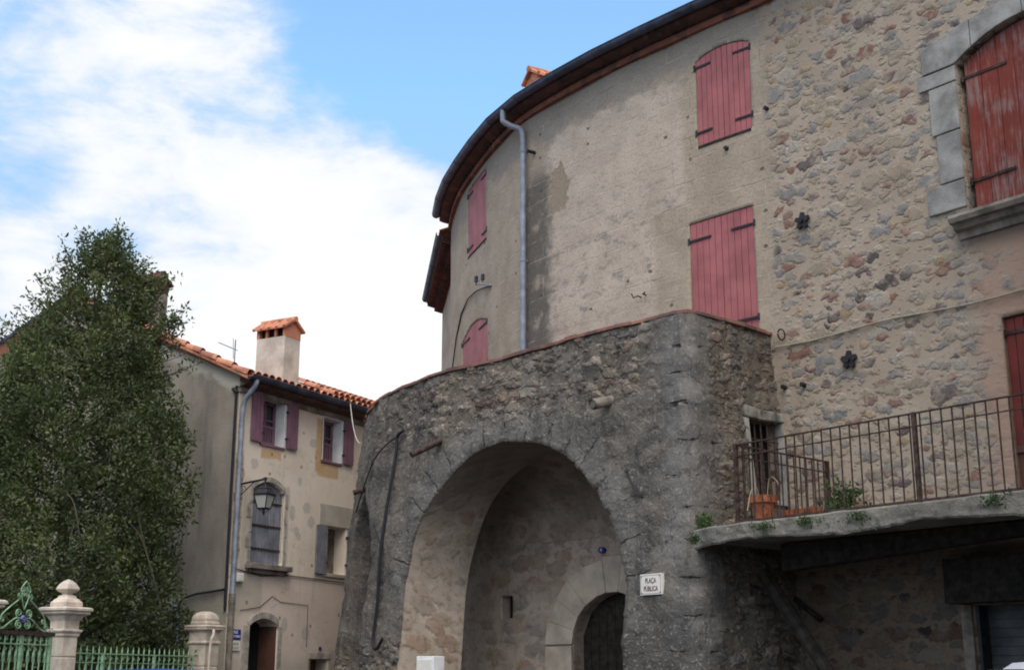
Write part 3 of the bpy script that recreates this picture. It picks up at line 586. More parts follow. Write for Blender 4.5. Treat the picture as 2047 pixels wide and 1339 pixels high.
def op_rect(s0, s1, z0, z1, depth, rise=0.0, kind='seg'):
    return dict(s0=s0, s1=s1, z0=z0, z1=z1, rise=rise, kind=kind, depth=depth)
def op_top(o, x):
    c = (o['s0'] + o['s1']) / 2; h = (o['s1'] - o['s0']) / 2; q = max(-1.0, min(1.0, (x - c) / h))
    if not o['rise']: return o['z1']
    return o['z1'] + o['rise'] * (math.sqrt(max(0, 1 - q * q)) if o['kind'] == 'round' else 1 - q * q)
def wall_grid(name, pfn, s0, s1, z0, z1, res, mat, parent, ops=(), flip=False, ztop=None, uvoff=(0, 0), kind_depth=6, smooth=True, reveal=None):
    """wall sheet in (s, z) with real openings and reveals; pfn(s, z, off) -> point"""
    def lines(a, b, req):
        L = sorted(set([round(a, 4), round(b, 4)] + [round(x, 4) for x in req if a < x < b])); out = []
        for i in range(len(L) - 1):
            k = max(1, int(math.ceil((L[i + 1] - L[i]) / res))); out += [L[i] + (L[i + 1] - L[i]) * q / k for q in range(k)]
        return out + [L[-1]]
    S = lines(s0, s1, [x for o in ops for x in (o['s0'], o['s1'])] + ([0.0] if s0 < 0 < s1 else [])); Z = lines(z0, z1, [x for o in ops for x in (o['z0'], o['z1'])])
    nS, nZ = len(S), len(Z); sz = np.zeros((nS, nZ, 2))
    for i, a in enumerate(S):
        for j, b in enumerate(Z):
            sz[i, j] = (a, b if ztop is None else z0 + (b - z0) * (ztop(a) - z0) / (z1 - z0))
    keep = np.ones((nS - 1, nZ - 1), bool); owner = -np.ones((nS - 1, nZ - 1), int)
    for k, o in enumerate(ops):
        for i in range(nS - 1):
            a = (S[i] + S[i + 1]) / 2
            if not (o['s0'] < a < o['s1']): continue
            t = op_top(o, a)
            for j in range(nZ - 1):
                b = (Z[j] + Z[j + 1]) / 2
                if o['z0'] < b < t: keep[i, j] = False; owner[i, j] = k
    for i in range(nS):                       # pull ragged arch edges onto the curve
        for j in range(nZ):
            cells = [(p, q) for p in (i - 1, i) for q in (j - 1, j) if 0 <= p < nS - 1 and 0 <= q < nZ - 1]
            ks = [owner[c] for c in cells if not keep[c]]
            if ks and any(keep[c] for c in cells):
                o = ops[ks[0]]
                if o['rise'] and sz[i, j, 1] > o['z1'] + 1e-4:
                    c = (o['s0'] + o['s1']) / 2; h = (o['s1'] - o['s0']) / 2
                    if o['kind'] == 'round':
                        q = np.array([(sz[i, j, 0] - c) / h, (sz[i, j, 1] - o['z1']) / o['rise']]); q /= np.linalg.norm(q); sz[i, j] = (c + q[0] * h, o['z1'] + q[1] * o['rise'])
                    else: sz[i, j, 1] = op_top(o, sz[i, j, 0])
    mb = MB()
    for i in range(nS):
        for j in range(nZ):
            a, b = sz[i, j]; mb.v.append(pfn(a, b, 0.0)); mb.uv.append((a + uvoff[0], b + uvoff[1]))
    ed = {}
    for i in range(nS - 1):
        for j in range(nZ - 1):
            if keep[i, j]:
                f = (i * nZ + j, i * nZ + j + 1, (i + 1) * nZ + j + 1, (i + 1) * nZ + j)
                if flip: f = f[::-1]
                mb.f.append(f)
                for q in range(4): ed[(f[q], f[(q + 1) % 4])] = True
    dep = {}
    for i in range(nS - 1):
        for j in range(nZ - 1):
            if not keep[i, j]:
                for v in (i * nZ + j, i * nZ + j + 1, (i + 1) * nZ + j + 1, (i + 1) * nZ + j): dep[v] = ops[owner[i, j]]['depth']
    border = lambda a, b: (a % nZ == b % nZ and a % nZ in (0, nZ - 1)) or (a // nZ == b // nZ and a // nZ in (0, nS - 1))
    rim = [(a, b) for (a, b) in ed if (b, a) not in ed and a in dep and b in dep and not border(a, b)]
    new = {}
    def ring(v, k):
        if (v, k) not in new:
            a, b = sz[v // nZ, v % nZ]; d = min(0.025, dep[v]) if k == 1 and kind_depth > 1 else dep[v] * k / kind_depth
            new[(v, k)] = len(mb.v); mb.v.append(pfn(a, b, -d)); mb.uv.append((a + d + uvoff[0], b + d * 0.35 + uvoff[1]))
        return new[(v, k)]
    rv = []
    for a, b in rim:
        for k in range(kind_depth):
            if reveal and k >= 1 and dep[a] > 1.0: rv.append(len(mb.f))
            mb.f.append((b if k == 0 else ring(b, k), a if k == 0 else ring(a, k), ring(a, k + 1), ring(b, k + 1)))
    return mb.build(name, mat, parent, smooth=smooth, fix=False, mat2=(reveal, np.array(rv, dtype=np.int64)) if rv else None)

# ------------------------------------------------------------------ ground
g = MB(); n = 60
for i in range(n + 1):
    for j in range(n + 1): g.v.append((-300 + 600 * i / n, -300 + 600 * j / n, 0.0))
for i in range(n):
    for j in range(n): g.f.append((i * (n + 1) + j, (i + 1) * (n + 1) + j, (i + 1) * (n + 1) + j + 1, i * (n + 1) + j + 1))
tag(g.build('ground', M['ground'], fix=False), kind='structure')

# ================================================================== THE BIG STONE BUILDING
J = np.array([3.58, 17.28]); RD = np.array([.616, -.788])
mp = [tuple(J + RD * t) for t in (9.5, 6, 4, 2)] + catmull([(3.58, 17.28), (2.86, 18.02), (1.75, 19.24), (.92, 20.3), (.22, 21.37), (-.23, 22.4), (-.56, 23.4), (-.86, 24.4), (-1.12, 25.5), (-1.3, 26.8), (-1.33, 27.6), (-1.1, 28.6), (-0.4, 29.4)])
MAIN = Path(mp, -9.5)
S_END = MAIN.s[-1]
TOPZ = 10.98
bld = thing('stone_building', 'tall old building with curved wall of rubble stone and pale render with pink shutters', 'building', (3.6, 19, 0))
def main_w(s, z, off=0.0):
    x, y, _ = MAIN.pt(s, z, off); d = mnoise.noise(Vector((s * 0.7, z * 0.7, 3.0))) * 0.03; p, nn = MAIN.at(s); return (x + nn[0] * d, y + nn[1] * d, z)
M1 = op_rect(0.165, 1.16, 9.12, 10.51, 0.16, 0.09)
M2 = op_rect(0.225, 1.39, 5.2, 7.965, 0.16)
MR = op_rect(-5.05, -3.13, 6.86, 8.85, 0.20, 0.30)
MD = op_rect(-4.75, -3.43, 3.2, 5.52, 0.14)
ML1 = op_rect(7.27, 8.62, 9.44, 10.83, 0.12)
ML2 = op_rect(7.09, 9.0, 5.2, 7.78, 0.12, 0.20)
MP = op_rect(0.35, 11.6, 0.0, 5.0, 0.0)        # open below the terrace: the arcade passage takes its place
MG = op_rect(-5.3, -2.77, 0.0, 2.27, 0.25)
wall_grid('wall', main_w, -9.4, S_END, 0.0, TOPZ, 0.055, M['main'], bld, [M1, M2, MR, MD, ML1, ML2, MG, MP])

for op in (M1, M2, MR, MD, ML1, ML2, MG):                 # dark panels added behind the shutters so no sky shows through gaps
    mb = MB(); mb.fbox(main_w, op['s0'] - 0.05, op['s1'] + 0.05, op['z0'] - 0.05, op['z1'] + op['rise'] + 0.05, -op['depth'] - 0.02, -op['depth'] - 0.005, n=4); mb.build('dark_backing', M['darkwood'], bld)
def hinge(parent, fn, sa, sb, z, o=0.0, mat='iron', w=0.032, dz=0.0):
    """strap hinge from the pin at sa to its tip at sb"""
    mb = MB(); d = 1 if sb > sa else -1
    mb.fbox(fn, min(sa, sb), max(sa, sb), z - w / 2, z + w / 2, o, o + 0.014, n=3)
    mb.tube([fn(sa - d * 0.012, z - 0.05, o + 0.012), fn(sa - d * 0.012, z + 0.05, o + 0.012)], 0.017, 8)
    mb.fbox(fn, min(sa - d * 0.07, sa - d * 0.01), max(sa - d * 0.07, sa - d * 0.01), z - 0.022, z + 0.022, o - 0.05, o + 0.008)
    return mb.build('hinge', M[mat], parent)
def shutter_leaf(parent, fn, sa, sb, z0, topf, mat, board=0.105, o0=-0.05, o1=-0.012, name='shutter', gap=0.009, z0f=None):
    mb = MB(); k = max(1, round((sb - sa) / board)); wd = (sb - sa) / k
    for i in range(k):
        a = sa + i * wd + (gap / 2 if i else 0); b = sa + (i + 1) * wd - gap / 2; jig = random.uniform(-0.0015, 0.0015)
        mb.fbox(fn, a, b, z0, topf(a), o0, o1 + jig, z1b=topf(b))
    mb.fbox(fn, sa + 0.02, sb - 0.02, z0 + 0.03, min(topf(sa), topf(sb)) - 0.05, o0 - 0.012, o0 - 0.002)   # battens behind close the gaps
    return mb.build(name, mat, parent)
def pair(op, fn, hz, mat, hmat='iron', hl=0.29, skip=(), board=0.105, zl=None, g=0.008):
    c = (op['s0'] + op['s1']) / 2; z0 = op['z0'] if zl is None else zl
    tf = lambda x: op_top(op, x) - 0.012
    for k, (a, b) in enumerate(((op['s0'] + 0.012, c - g / 2), (c + g / 2, op['s1'] - 0.012))):
        lf = shutter_leaf(bld, fn, a, b, z0 + 0.012, tf, mat, board)
        for q, z in enumerate(hz):
            if (k, q) in skip: continue
            sa = op['s0'] if k == 0 else op['s1']; hinge(lf, fn, sa, sa + (hl if k == 0 else -hl), z, -0.010, hmat)
pair(M1, main_w, (9.335, 10.40), M['pink']); pair(M2, main_w, (6.315, 7.69), M['pink'], hl=0.40)
pair(ML1, main_w, (9.6, 10.72), M['pink'], hl=0.36); pair(ML2, main_w, (6.99, 7.76), M['pink'], hl=0.62)
# thin slab edge under the open-air window, worn
for op in (M1, ML1):
    mb = MB(); mb.fbox(main_w, op['s0'] + 0.02, op['s1'] - 0.02, op['z0'] - 0.035, op['z0'] + 0.004, -0.1, 0.012, n=4); mb.build('sill', M['darkwood'], bld)
# weathered red shutters of the stone-framed window
MRs = dict(MR); cR = (MR['s0'] + MR['s1']) / 2
for k, (a, b) in enumerate(((cR + 0.008, MR['s1'] - 0.06), (MR['s0'] + 0.06, cR - 0.008))):
    lf = shutter_leaf(bld, main_w, a, b, MR['z0'] + 0.02, lambda x: op_top(MR, x) - 0.03, M['redwood'], 0.235, -0.13, -0.085, gap=0.008)
    sa = MR['s1'] - 0.05 if k == 0 else MR['s0'] + 0.05; d = -1 if k == 0 else 1
    for z in (7.30, 8.66): hinge(lf, main_w, sa, sa + d * 0.58, z, -0.082, 'rust', 0.035)
# dressed stone surround: blocks
sur = MB()
blocks = [(-2.70, -3.13, 6.66, 7.02), (-2.80, -3.13, 7.03, 7.40), (-2.62, -3.13, 7.02, 7.31)]
for (a, z0, z1) in ((-2.60, 6.98, 7.33), (-2.80, 7.345, 7.98), (-2.74, 7.995, 8.62), (-2.60, 8.635, 8.83)):
    sur.fbox(main_w, -3.128, a, z0, z1, -0.05, 0.035)
NV = 4
for i in range(NV):                                  # voussoirs over the segmental head
    a = MR['s1'] + 0.46 - i * (MR['s1'] - MR['s0'] + 0.92) / NV; b = a - (MR['s1'] - MR['s0'] + 0.92) / NV + 0.010
    lo = lambda x: op_top(MR, x) if MR['s0'] < x < MR['s1'] else 8.85 - 0.0
    hi = lambda x: 9.14 + 0.28 * max(0, 1 - ((x - cR) / 1.55) ** 2)
    sa, sb = max(a, b), min(a, b)
    xs = [sb + (sa - sb) * q / 6 for q in range(7)]; out_ = [(x, lo(x)) for x in xs] + [(x, hi(x)) for x in xs[::-1]]; m_ = len(out_)
    sur.add([main_w(x, z, o) for o in (-0.05, 0.038) for x, z in out_], [tuple(range(m_)), tuple(range(2 * m_ - 1, m_ - 1, -1))] + [(q, (q + 1) % m_, m_ + (q + 1) % m_, m_ + q) for q in range(m_)])
sur.build('window_surround', M['granite'], bld, bevel=0.012)
si = MB(); N_ = 12
prof = [(-0.1, 6.855), (0.20, 6.850), (0.235, 6.80), (0.215, 6.745), (0.15, 6.735), (0.12, 6.68), (0.05, 6.66), (0.03, 6.58), (-0.1, 6.58)]
si.sweep([[main_w(-2.98 - 2.3 * i / N_, z, o) for o, z in prof] for i in range(N_ + 1)])
si.f.append(tuple(range(len(prof)))); si.build('window_sill', M['sillstone'], bld)
# red door onto the balcony
dl = shutter_leaf(bld, main_w, MD['s0'] + 0.02, MD['s1'] - 0.012, 4.02, lambda x: 5.50, M['darkred'], 0.12, -0.09, -0.045, name='door')
hinge(dl, main_w, MD['s1'] - 0.01, MD['s1'] - 0.5, 5.33, -0.043, 'rust', 0.04)
lw = MB(); lw.fbox(main_w, MD['s0'] + 0.02, MD['s1'] - 0.012, 3.22, 3.93, -0.11, -0.06); lw.fbox(main_w, MD['s0'] + 0.02, MD['s1'] - 0.005, 3.93, 4.015, -0.09, -0.03)
lw.build('door_panel', M['brownwood'], bld, bevel=0.01)
# roller shutter under the balcony, its box above
rs = MB(); z = 0.02
while z < 2.25:
    rs.fbox(main_w, MG['s0'] + 0.02, MG['s1'] - 0.04, z, z + 0.088, -0.2, -0.165); rs.fbox(main_w, MG['s0'] + 0.02, MG['s1'] - 0.04, z + 0.088, z + 0.1, -0.2, -0.18); z += 0.1
rsh = rs.build('roller_shutter', M['roller'], bld)
gr = MB(); gr.fbox(main_w, MG['s1'] - 0.045, MG['s1'] - 0.005, 0, 2.26, -0.2, 0.01); gr.build('guide_rail', M['iron'], rsh)
bxx = MB(); bxx.fbox(main_w, MG['s0'] - 0.1, -2.60, 2.285, 2.78, 0.05, 0.34, n=2); bxx.build('shutter_box', M['darkwood'], rsh, bevel=0.01)
bxx = MB(); bxx.fbox(main_w, -2.735, -2.60, 0, 2.28, 0.0, 0.04); bxx.build('door_jamb', M['sillstone'], rsh)

bt = MB(); bt.fbox(main_w, -6.3, -5.45, 0.0, 9.6, -0.2, 2.35); bt.build('unseen_shade_wall', M['sillstone'], bld, bevel=0.03)  # wall added out of view to shade the space under the balcony
# eaves: brick course, dark tiled soffit, gutter, roof
SE = [x for x in np.concatenate([np.arange(-9.3, 5.0, 0.6), np.arange(5.0, S_END - 2.55, 0.45)])]
eb = MB(); eb.sweep([[MAIN.pt(x, z, o) for o, z in ((0.0, TOPZ - 0.02), (0.07, TOPZ - 0.015), (0.085, TOPZ + 0.04), (0.07, TOPZ + 0.09), (0.0, TOPZ + 0.095))] for x in SE])
eb.build('eave_course', M['eavebrick'], bld, smooth=True)
so = MB()                                           # corbelled half tiles under the roof edge
x = SE[0]
so.sweep([[MAIN.pt(q, z, o) for o, z in ((0.0, TOPZ + 0.10), (0.10, TOPZ + 0.105), (0.20, TOPZ + 0.13), (0.27, TOPZ + 0.16), (0.28, TOPZ + 0.20))] for q in SE])
while x < SE[-1] - 0.1:
    for (oa, ob_, zz) in ((0.05, 0.16, TOPZ + 0.07), (0.14, 0.27, TOPZ + 0.115)):
        rows = []
        for t in (0, 1):
            o = oa + (ob_ - oa) * t; rows.append([MAIN.pt(x + 0.085 - 0.075 * math.cos(th), zz + 0.055 * t + 0.05 * math.sin(th) * 0.8, o) for th in np.linspace(0, math.pi, 6)])
        so.sweep(rows)
    x += 0.17
so.build('soffit_tiles', M['tile_old'], bld)
SG = [x for x in np.arange(-9.3, S_END - 2.55, 1.02)]
def gutter_sheet(pts_fn, ss, cz, co, r, mb):
    for a, b in zip(ss[:-1], ss[1:]):
        for rr in (r, r - 0.008):
            mb.sweep([[pts_fn(q, cz - rr * math.sin(th), co - rr * math.cos(th)) for th in np.linspace(-0.12, math.pi + 0.12, 11)] for q in (a, b)])
        mb.tube([pts_fn(b, cz - (r + .004) * math.sin(th), co - (r + .004) * math.cos(th)) for th in np.linspace(0, math.pi, 9)], 0.008, 5)
    mb.tube([pts_fn(q, cz + 0.012, co + r) for q in ss], 0.013, 6)
gm = MB(); gutter_sheet(MAIN.pt, SG, TOPZ + 0.24, 0.355, 0.082, gm); gu = gm.build('gutter', M['zinc_dark'], bld)
# roof: half-round clay tiles rising behind the gutter
rt = MB(); x = SE[0]
ridge = 3.0; sl = math.tan(R(17))
base_rows = [[MAIN.pt(q, TOPZ + 0.22 + (0.28 - o) * sl, o) for o in (0.28, -0.5, -1.5, -2.2)] for q in SE]
rt.sweep(base_rows)
while x < SE[-1] - 0.15:
    for k in range(5):
        oa, ob_ = 0.33 - k * 0.40, 0.33 - (k + 1) * 0.40 - 0.05; rows = []
        for t, o in ((0, oa), (1, ob_)):
            rr = 0.088 if t == 0 else 0.075
            rows.append([MAIN.pt(x + 0.1 - rr * math.cos(th), TOPZ + 0.225 + (0.28 - o) * sl + 0.02 * (1 - t) + rr * 0.9 * math.sin(th), o) for th in np.linspace(0, math.pi, 6)])
        rt.sweep(rows)
    x += 0.21
rt.build('roof', M['tile'], bld)
# chimney on the roof edge
cs, co = 5.42, -0.42
ch = MB(); cp, cn = MAIN.at(cs); ca = math.atan2(cn[1], cn[0])
cpt = MAIN.pt(cs, 0, co)
ch.box((cpt[0], cpt[1], TOPZ + 0.40), (0.38, 0.44, 0.70), ca); chim = ch.build('chimney', M['chimney'], bld, bevel=0.01)
def chimney_cap(parent, c, z, w, d, rz, h=0.17, mat='tile', holes=3):
    """brick piers with draught openings under a small gabled tile roof; ridge along local x"""
    mb = MB(); loc = lambda x, y, zz: (c[0] + x * math.cos(rz) - y * math.sin(rz), c[1] + x * math.sin(rz) + y * math.cos(rz), z + zz)
    for sx in (-1, 1):                              # solid end walls
        p = [loc(sx * (w / 2) + q, y, 0) for q, y in ((-0.03, -d / 2), (0.03, -d / 2), (0.03, d / 2), (-0.03, d / 2))]; t = [loc(sx * (w / 2) + q, y, h) for q, y in ((-0.03, -d / 2), (0.03, -d / 2), (0.03, d / 2), (-0.03, d / 2))]
        mb.hexa(p + t); a = [loc(sx * w / 2 + q, y, zz) for q in (-0.03, 0.03) for y, zz in ((-d / 2, h), (d / 2, h), (0, h + d * 0.30))]
        mb.add(a, [(0, 1, 2), (5, 4, 3), (0, 3, 4, 1), (1, 4, 5, 2), (2, 5, 3, 0)])
    for sy in (-1, 1):
        for i in range(1, holes):
            x = -w / 2 + w * i / holes; mb.hexa([loc(x + q, sy * (d / 2 - 0.03) + y, zz) for zz in (0, h) for q, y in ((-0.025, -0.028), (0.025, -0.028), (0.025, 0.028), (-0.025, 0.028))])
    mb.build('chimney_cap', M[mat], parent)
    rf = MB()
    for sy in (-1, 1):
        P = [loc(x, y, zz) for x, y, zz in ((-w / 2 - .09, sy * (d / 2 + .07), h - .03), (w / 2 + .09, sy * (d / 2 + .07), h - .03), (w / 2 + .09, 0, h + d * .31 + .02), (-w / 2 - .09, 0, h + d * .31 + .02))]
        Q = [(a, b, cc + 0.035) for a, b, cc in P]; rf.hexa(P + Q)
        nt = max(3, int(w / 0.17))
        for i in range(nt + 1):
            x = -w / 2 - .06 + (w + .12) * i / nt
            rf.tube([loc(x, sy * (d / 2 + .08), h - .01), loc(x, sy * 0.02, h + d * .31 + .05)], 0.035, 7)
    rf.tube([loc(-w / 2 - .11, 0, h + d * .31 + .055), loc(w / 2 + .11, 0, h + d * .31 + .055)], 0.06, 9)
    rf.build('chimney_roof', M[mat], parent)
    dk = MB(); dk.hexa([loc(x, y, zz) for zz in (0, h - .01) for x, y in ((-w / 2 + .04, -d / 2 + .09), (w / 2 - .04, -d / 2 + .09), (w / 2 - .04, d / 2 - .09), (-w / 2 + .04, d / 2 - .09))]); dk.build('flue', M['dark'], parent)
chimney_cap(chim, cpt, TOPZ + 0.75, 0.38, 0.44, ca, 0.15, 'tile', 2)
# downpipe
dp = MB(); sp = 5.21
pts = [MAIN.pt(5.46, TOPZ + 0.20, 0.355), MAIN.pt(5.46, TOPZ + 0.06, 0.355), MAIN.pt(5.45, TOPZ - 0.03, 0.34), MAIN.pt(5.36, TOPZ - 0.13, 0.22), MAIN.pt(5.25, TOPZ - 0.20, 0.12), MAIN.pt(5.22, TOPZ - 0.31, 0.10), MAIN.pt(sp, TOPZ - 0.45, 0.095), MAIN.pt(sp, 8.5, 0.095), MAIN.pt(sp, 5.2, 0.095)]
pts = [tuple(p) for p in catmull(pts[:7], 4)] + pts[7:]
dp.tube(pts, 0.052, 12); dpo = dp.build('downpipe', M['zinc'], bld, smooth=True)
for z in (10.35, 8.35, 6.55):
    cl = MB(); cl.tube([MAIN.pt(sp, z - 0.025, 0.095), MAIN.pt(sp, z + 0.025, 0.095)], 0.060, 12); cl.fbox(MAIN.pt, sp - 0.012, sp + 0.012, z - 0.015, z + 0.015, -0.02, 0.05); cl.build('pipe_bracket', M['zinc'], dpo)
# iron wall anchors, rings and hooks in the masonry
for (s_, z_) in ((-0.642, 7.476), (-1.262, 5.418)):
    mb = MB()
    for k in range(5):
        a = 2 * math.pi * k / 5 + 0.4; t = (math.cos(a), math.sin(a)); q = (-t[1], t[0]); P = []
        for o in (0.02, 0.055):
            for (l, wd) in ((0.0, -0.055), (0.12, -0.03), (0.12, 0.02), (0.0, 0.055)):
                P.append(main_w(s_ + t[0] * l + q[0] * wd, z_ + t[1] * l + q[1] * wd, o))
        mb.hexa(P)
    mb.tube([main_w(s_, z_, 0.0), main_w(s_, z_, 0.085)], 0.035, 8); mb.build('wall_anchor', M['iron'], bld)
rg = MB(); rg.tube([main_w(-0.19 + 0.06 * math.cos(a), 5.97 + 0.07 * math.sin(a), 0.05 + 0.02 * math.sin(a)) for a in np.linspace(0.6, 6.6, 16)], 0.011, 6); rg.build('iron_ring', M['rust'], bld)
hk = MB(); hk.tube([main_w(2.36, 7.05, 0.0), main_w(2.36, 7.05, 0.08), main_w(2.42, 7.03, 0.11), main_w(2.46, 7.10, 0.11)], 0.011, 6); hk.tube([main_w(2.26, 7.06, 0.0), main_w(2.26, 7.06, 0.07), main_w(2.21, 7.08, 0.08)], 0.012, 6); hk.build('iron_hook', M['rust'], bld)
for (s_, z_, l) in ((4.98, 10.26, 0.16), (-0.114, 9.32, 0.06), (0.616, 8.93, 0.05), (-0.172, 5.24, 0.07), (-0.496, 5.22, 0.07)):
    pg = MB(); pg.tube([main_w(s_, z_, -0.02), main_w(s_ + 0.01, z_ + 0.01, l)], 0.032, 9); pg.build('iron_stub', M['iron'], bld)

# cable and conduit fixed to the wall
cb = MB(); cb.tube([main_w(-0.05, 5.90, 0.03), main_w(-0.06, 5.81, 0.03)] + [main_w(-0.1 - 4.2 * i / 22, 5.815 - 0.045 * i / 22 - 0.02 * math.sin(i * .5), 0.032) for i in range(23)], 0.013, 7)
tag(cb.build('wall_conduit', M['conduit']), 'thin pale conduit running level across the rubble wall above the balcony', 'conduit')
ins = thing('insulator_bracket', 'old electric bracket with two dark insulators on the curved rendered wall', 'insulator', main_w(6.9, 8.38))
p0 = Vector(main_w(6.82, 8.36, 0.0)); p1 = Vector(main_w(6.95, 8.41, 0.20))
ar = MB(); ar.tube([p0, p1], 0.016, 7); ar.tube([p1 + Vector((-0.07, 0.02, 0.0)), p1 + Vector((0.06, 0.0, 0.01))], 0.014, 7); ar.build('bracket_arm', M['zinc'], ins)
for dx, dz in ((-0.065, 0.0), (0.055, 0.04)):
    q = p1 + Vector((dx, 0.01, dz)); im = MB(); im.tube([q + Vector((0, 0, -0.03)), q + Vector((0, 0, 0.05))], 0.012, 6)
    im.lathe([(0.02, 0.03), (0.036, 0.04), (0.04, 0.08), (0.028, 0.092), (0.037, 0.105), (0.035, 0.145), (0.015, 0.16)], q, 12); im.build('insulator', M['porcelain'], ins, smooth=True)
cb = MB(); cp_ = [(6.83, 8.35, .03), (7.2, 8.43, .03), (7.8, 8.53, .03), (8.4, 8.55, .03), (9.0, 8.40, .03), (9.5, 8.05, .03), (10.0, 7.6, .03), (10.5, 7.0, .03), (10.9, 6.3, .03)]
cb.tube([MAIN.pt(*q) for q in cp_], 0.014, 7); tag(cb.build('wall_cable', M['cable']), 'dark cable curving from the insulator bracket down the round wall', 'cable')

# ================================================================== WING beyond the curve
wing = thing('rendered_house', 'narrow rendered house with tiled eave seen edge-on beyond the curved wall', 'building', (-1.3, 30, 0))
WP = Path([(-1.02, 26.25), (-1.17, 27.46), (-1.49, 30.0), (-1.81, 32.56)], 0.0, 1)
mw = simple('wing_render', (0.36, 0.31, 0.25), 0.95, 0.2, 2, 0.4)
wm_b = MB(); wm_b.fbox(WP.pt, 0.3, 3.0, 0, 10.75, -3, 0.0); wm_b.fbox(WP.pt, 3.0, WP.s[-1], 0, 10.75, -3, 0.0); wm_b.build('wall', mw, wing)
wr = MB(); wr.sweep([[WP.pt(q, z, o) for o, z in ((0.0, 10.55), (0.10, 10.60), (0.24, 10.70), (0.42, 10.82), (0.43, 10.88))] for q in (1.0, 2.5, 4.5, WP.s[-1])])
q = 1.05
while q < WP.s[-1] - 0.1:
    for oa, z in ((0.02, 10.53), (0.2, 10.66)):
        wr.sweep([[WP.pt(q + 0.08 - 0.07 * math.cos(t), z + 0.06 * e + 0.045 * math.sin(t), oa + 0.2 * e) for t in np.linspace(0, math.pi, 5)] for e in (0, 1)])
    q += 0.17
wr.build('soffit_tiles', M['tile_old'], wing)
wr = MB(); wr.sweep([[WP.pt(q, z, o) for o, z in ((0.46, 10.92), (0.46, 10.97), (-2.5, 12.0))] for q in (1.0, 2.5, 4.5, WP.s[-1])])
q = 1.05
while q < WP.s[-1]:
    wr.sweep([[WP.pt(q + 0.09 - 0.085 * math.cos(t), 10.95 + (0.46 - o) * 0.36 + 0.075 * math.sin(t), o) for t in np.linspace(0, math.pi, 6)] for o in (0.46, -2.5)]); q += 0.2
wr.build('roof', M['tile'], wing)
wg = MB(); gutter_sheet(WP.pt, [1.1, 2.2, 3.4, 4.8, WP.s[-1]], 10.92, 0.45, 0.075, wg); wg.build('gutter', M['zinc_dark'], wing)
for z0, z1 in ((9.0, 10.35), (7.6, 8.6)):
    sh = MB(); sh.fbox(WP.pt, 2.0, 2.6, z0, z1, 0.0, 0.035); sh.build('shutter', M['pink'], wing)

# ================================================================== THE ARCADE (curved bastion with arches)
C = np.array([2.22, 16.05]); JD = np.array([.741, .671])
bp = [tuple(C + JD * 2.6), tuple(C)] + catmull([(-.9, 19.55), (-1.3, 20.05), (-1.72, 20.72), (-2.12, 21.5), (-2.42, 22.4), (-2.62, 23.2), (-2.72, 24.1), (-2.66, 25.1), (-2.4, 26.0), (-1.95, 26.8), (-1.3, 27.6)])
BAS = Path(bp, -2.6, hard=True)
BZ = 6.0
def batter(s): return 0.05 + 0.04 * min(1, max(0, (s - 5) / 3))
def bas_n(s):
    p, nn = BAS.at(s)
    return p, nn
def bas_w(s, z, off=0.0):
    p, nn = BAS.at(s); b = batter(s) * (BZ - z)
    if off > -0.05:
        d = mnoise.fractal(Vector((s * 0.9, z * 0.9, 1.0)), 1.0, 2.0, 4) * 0.075
        if s < 0.9:                               # dressed corner blocks bulge between their joints
            f = (z / 0.43 + 0.35 * mnoise.noise(Vector((0, 0, z * 1.7)))) % 1.0; d += (0.028 * (1 - abs(2 * f - 1) ** 2) - 0.012) * max(0, 1 - abs(s) / 0.5)
    else: d = 0.0
    if abs(s) < 1e-6:
        # corner point carries both faces' batter
        nf, nr = BAS.en[1], BAS.en[0]; b -= 0.055; return (p[0] + (nf[0] + nr[0]) * (b + d + off * 0.6), p[1] + (nf[1] + nr[1]) * (b + d + off * 0.6), z)
    x, y = p[0] + nn[0] * (b + d + off), p[1] + nn[1] * (b + d + off)
    if -1.9 < s < 4.4:                            # carry the neighbour face's batter along, fading over the length of the face
        k = max(0.0, 1 - abs(s) / (4.4 if s > 0 else 1.9)); o = BAS.en[0] if s > 0 else BAS.en[1]
        x += o[0] * b * k; y += o[1] * b * k
        if abs(s) < 0.16:                         # worn arris
            q = 0.055 * (1 - abs(s) / 0.16) ** 1.5; x -= (nn[0] + o[0]) * q; y -= (nn[1] + o[1]) * q
    return (x, y, z)
arc = thing('stone_arcade', 'dark weathered stone arcade with round arch and curved parapet carrying the terrace', 'arcade', (0.2, 19, 0))
A1 = op_rect(1.11, 5.70, 0.0, 2.50, 1.12, 2.24, 'round')
A2 = op_rect(6.93, 8.30, 0.0, 3.05, 0.9, 1.40, 'round')
AW = op_rect(-1.85, -1.14, 3.70, 4.76, 0.28)
wall_grid('wall', bas_w, -2.5, BAS.s[-1], 0.0, BZ, 0.045, M['arcade'], arc, [A1, A2, AW], kind_depth=12, reveal=M['passage'])
# inner face of the arcade wall
INs = lambda s, z, off=0.0: bas_w(s, z, off - 1.0 if s < 6.3 else off - 0.88)
wall_grid('inner_wall', lambda s, z, off=0.0: INs(s, z, off), 0.95, BAS.s[-1] - 0.5, 0.0, 5.0, 0.10, M['passage'], arc, [dict(A1, depth=0.0), dict(A2, depth=0.0)], flip=True, kind_depth=1)
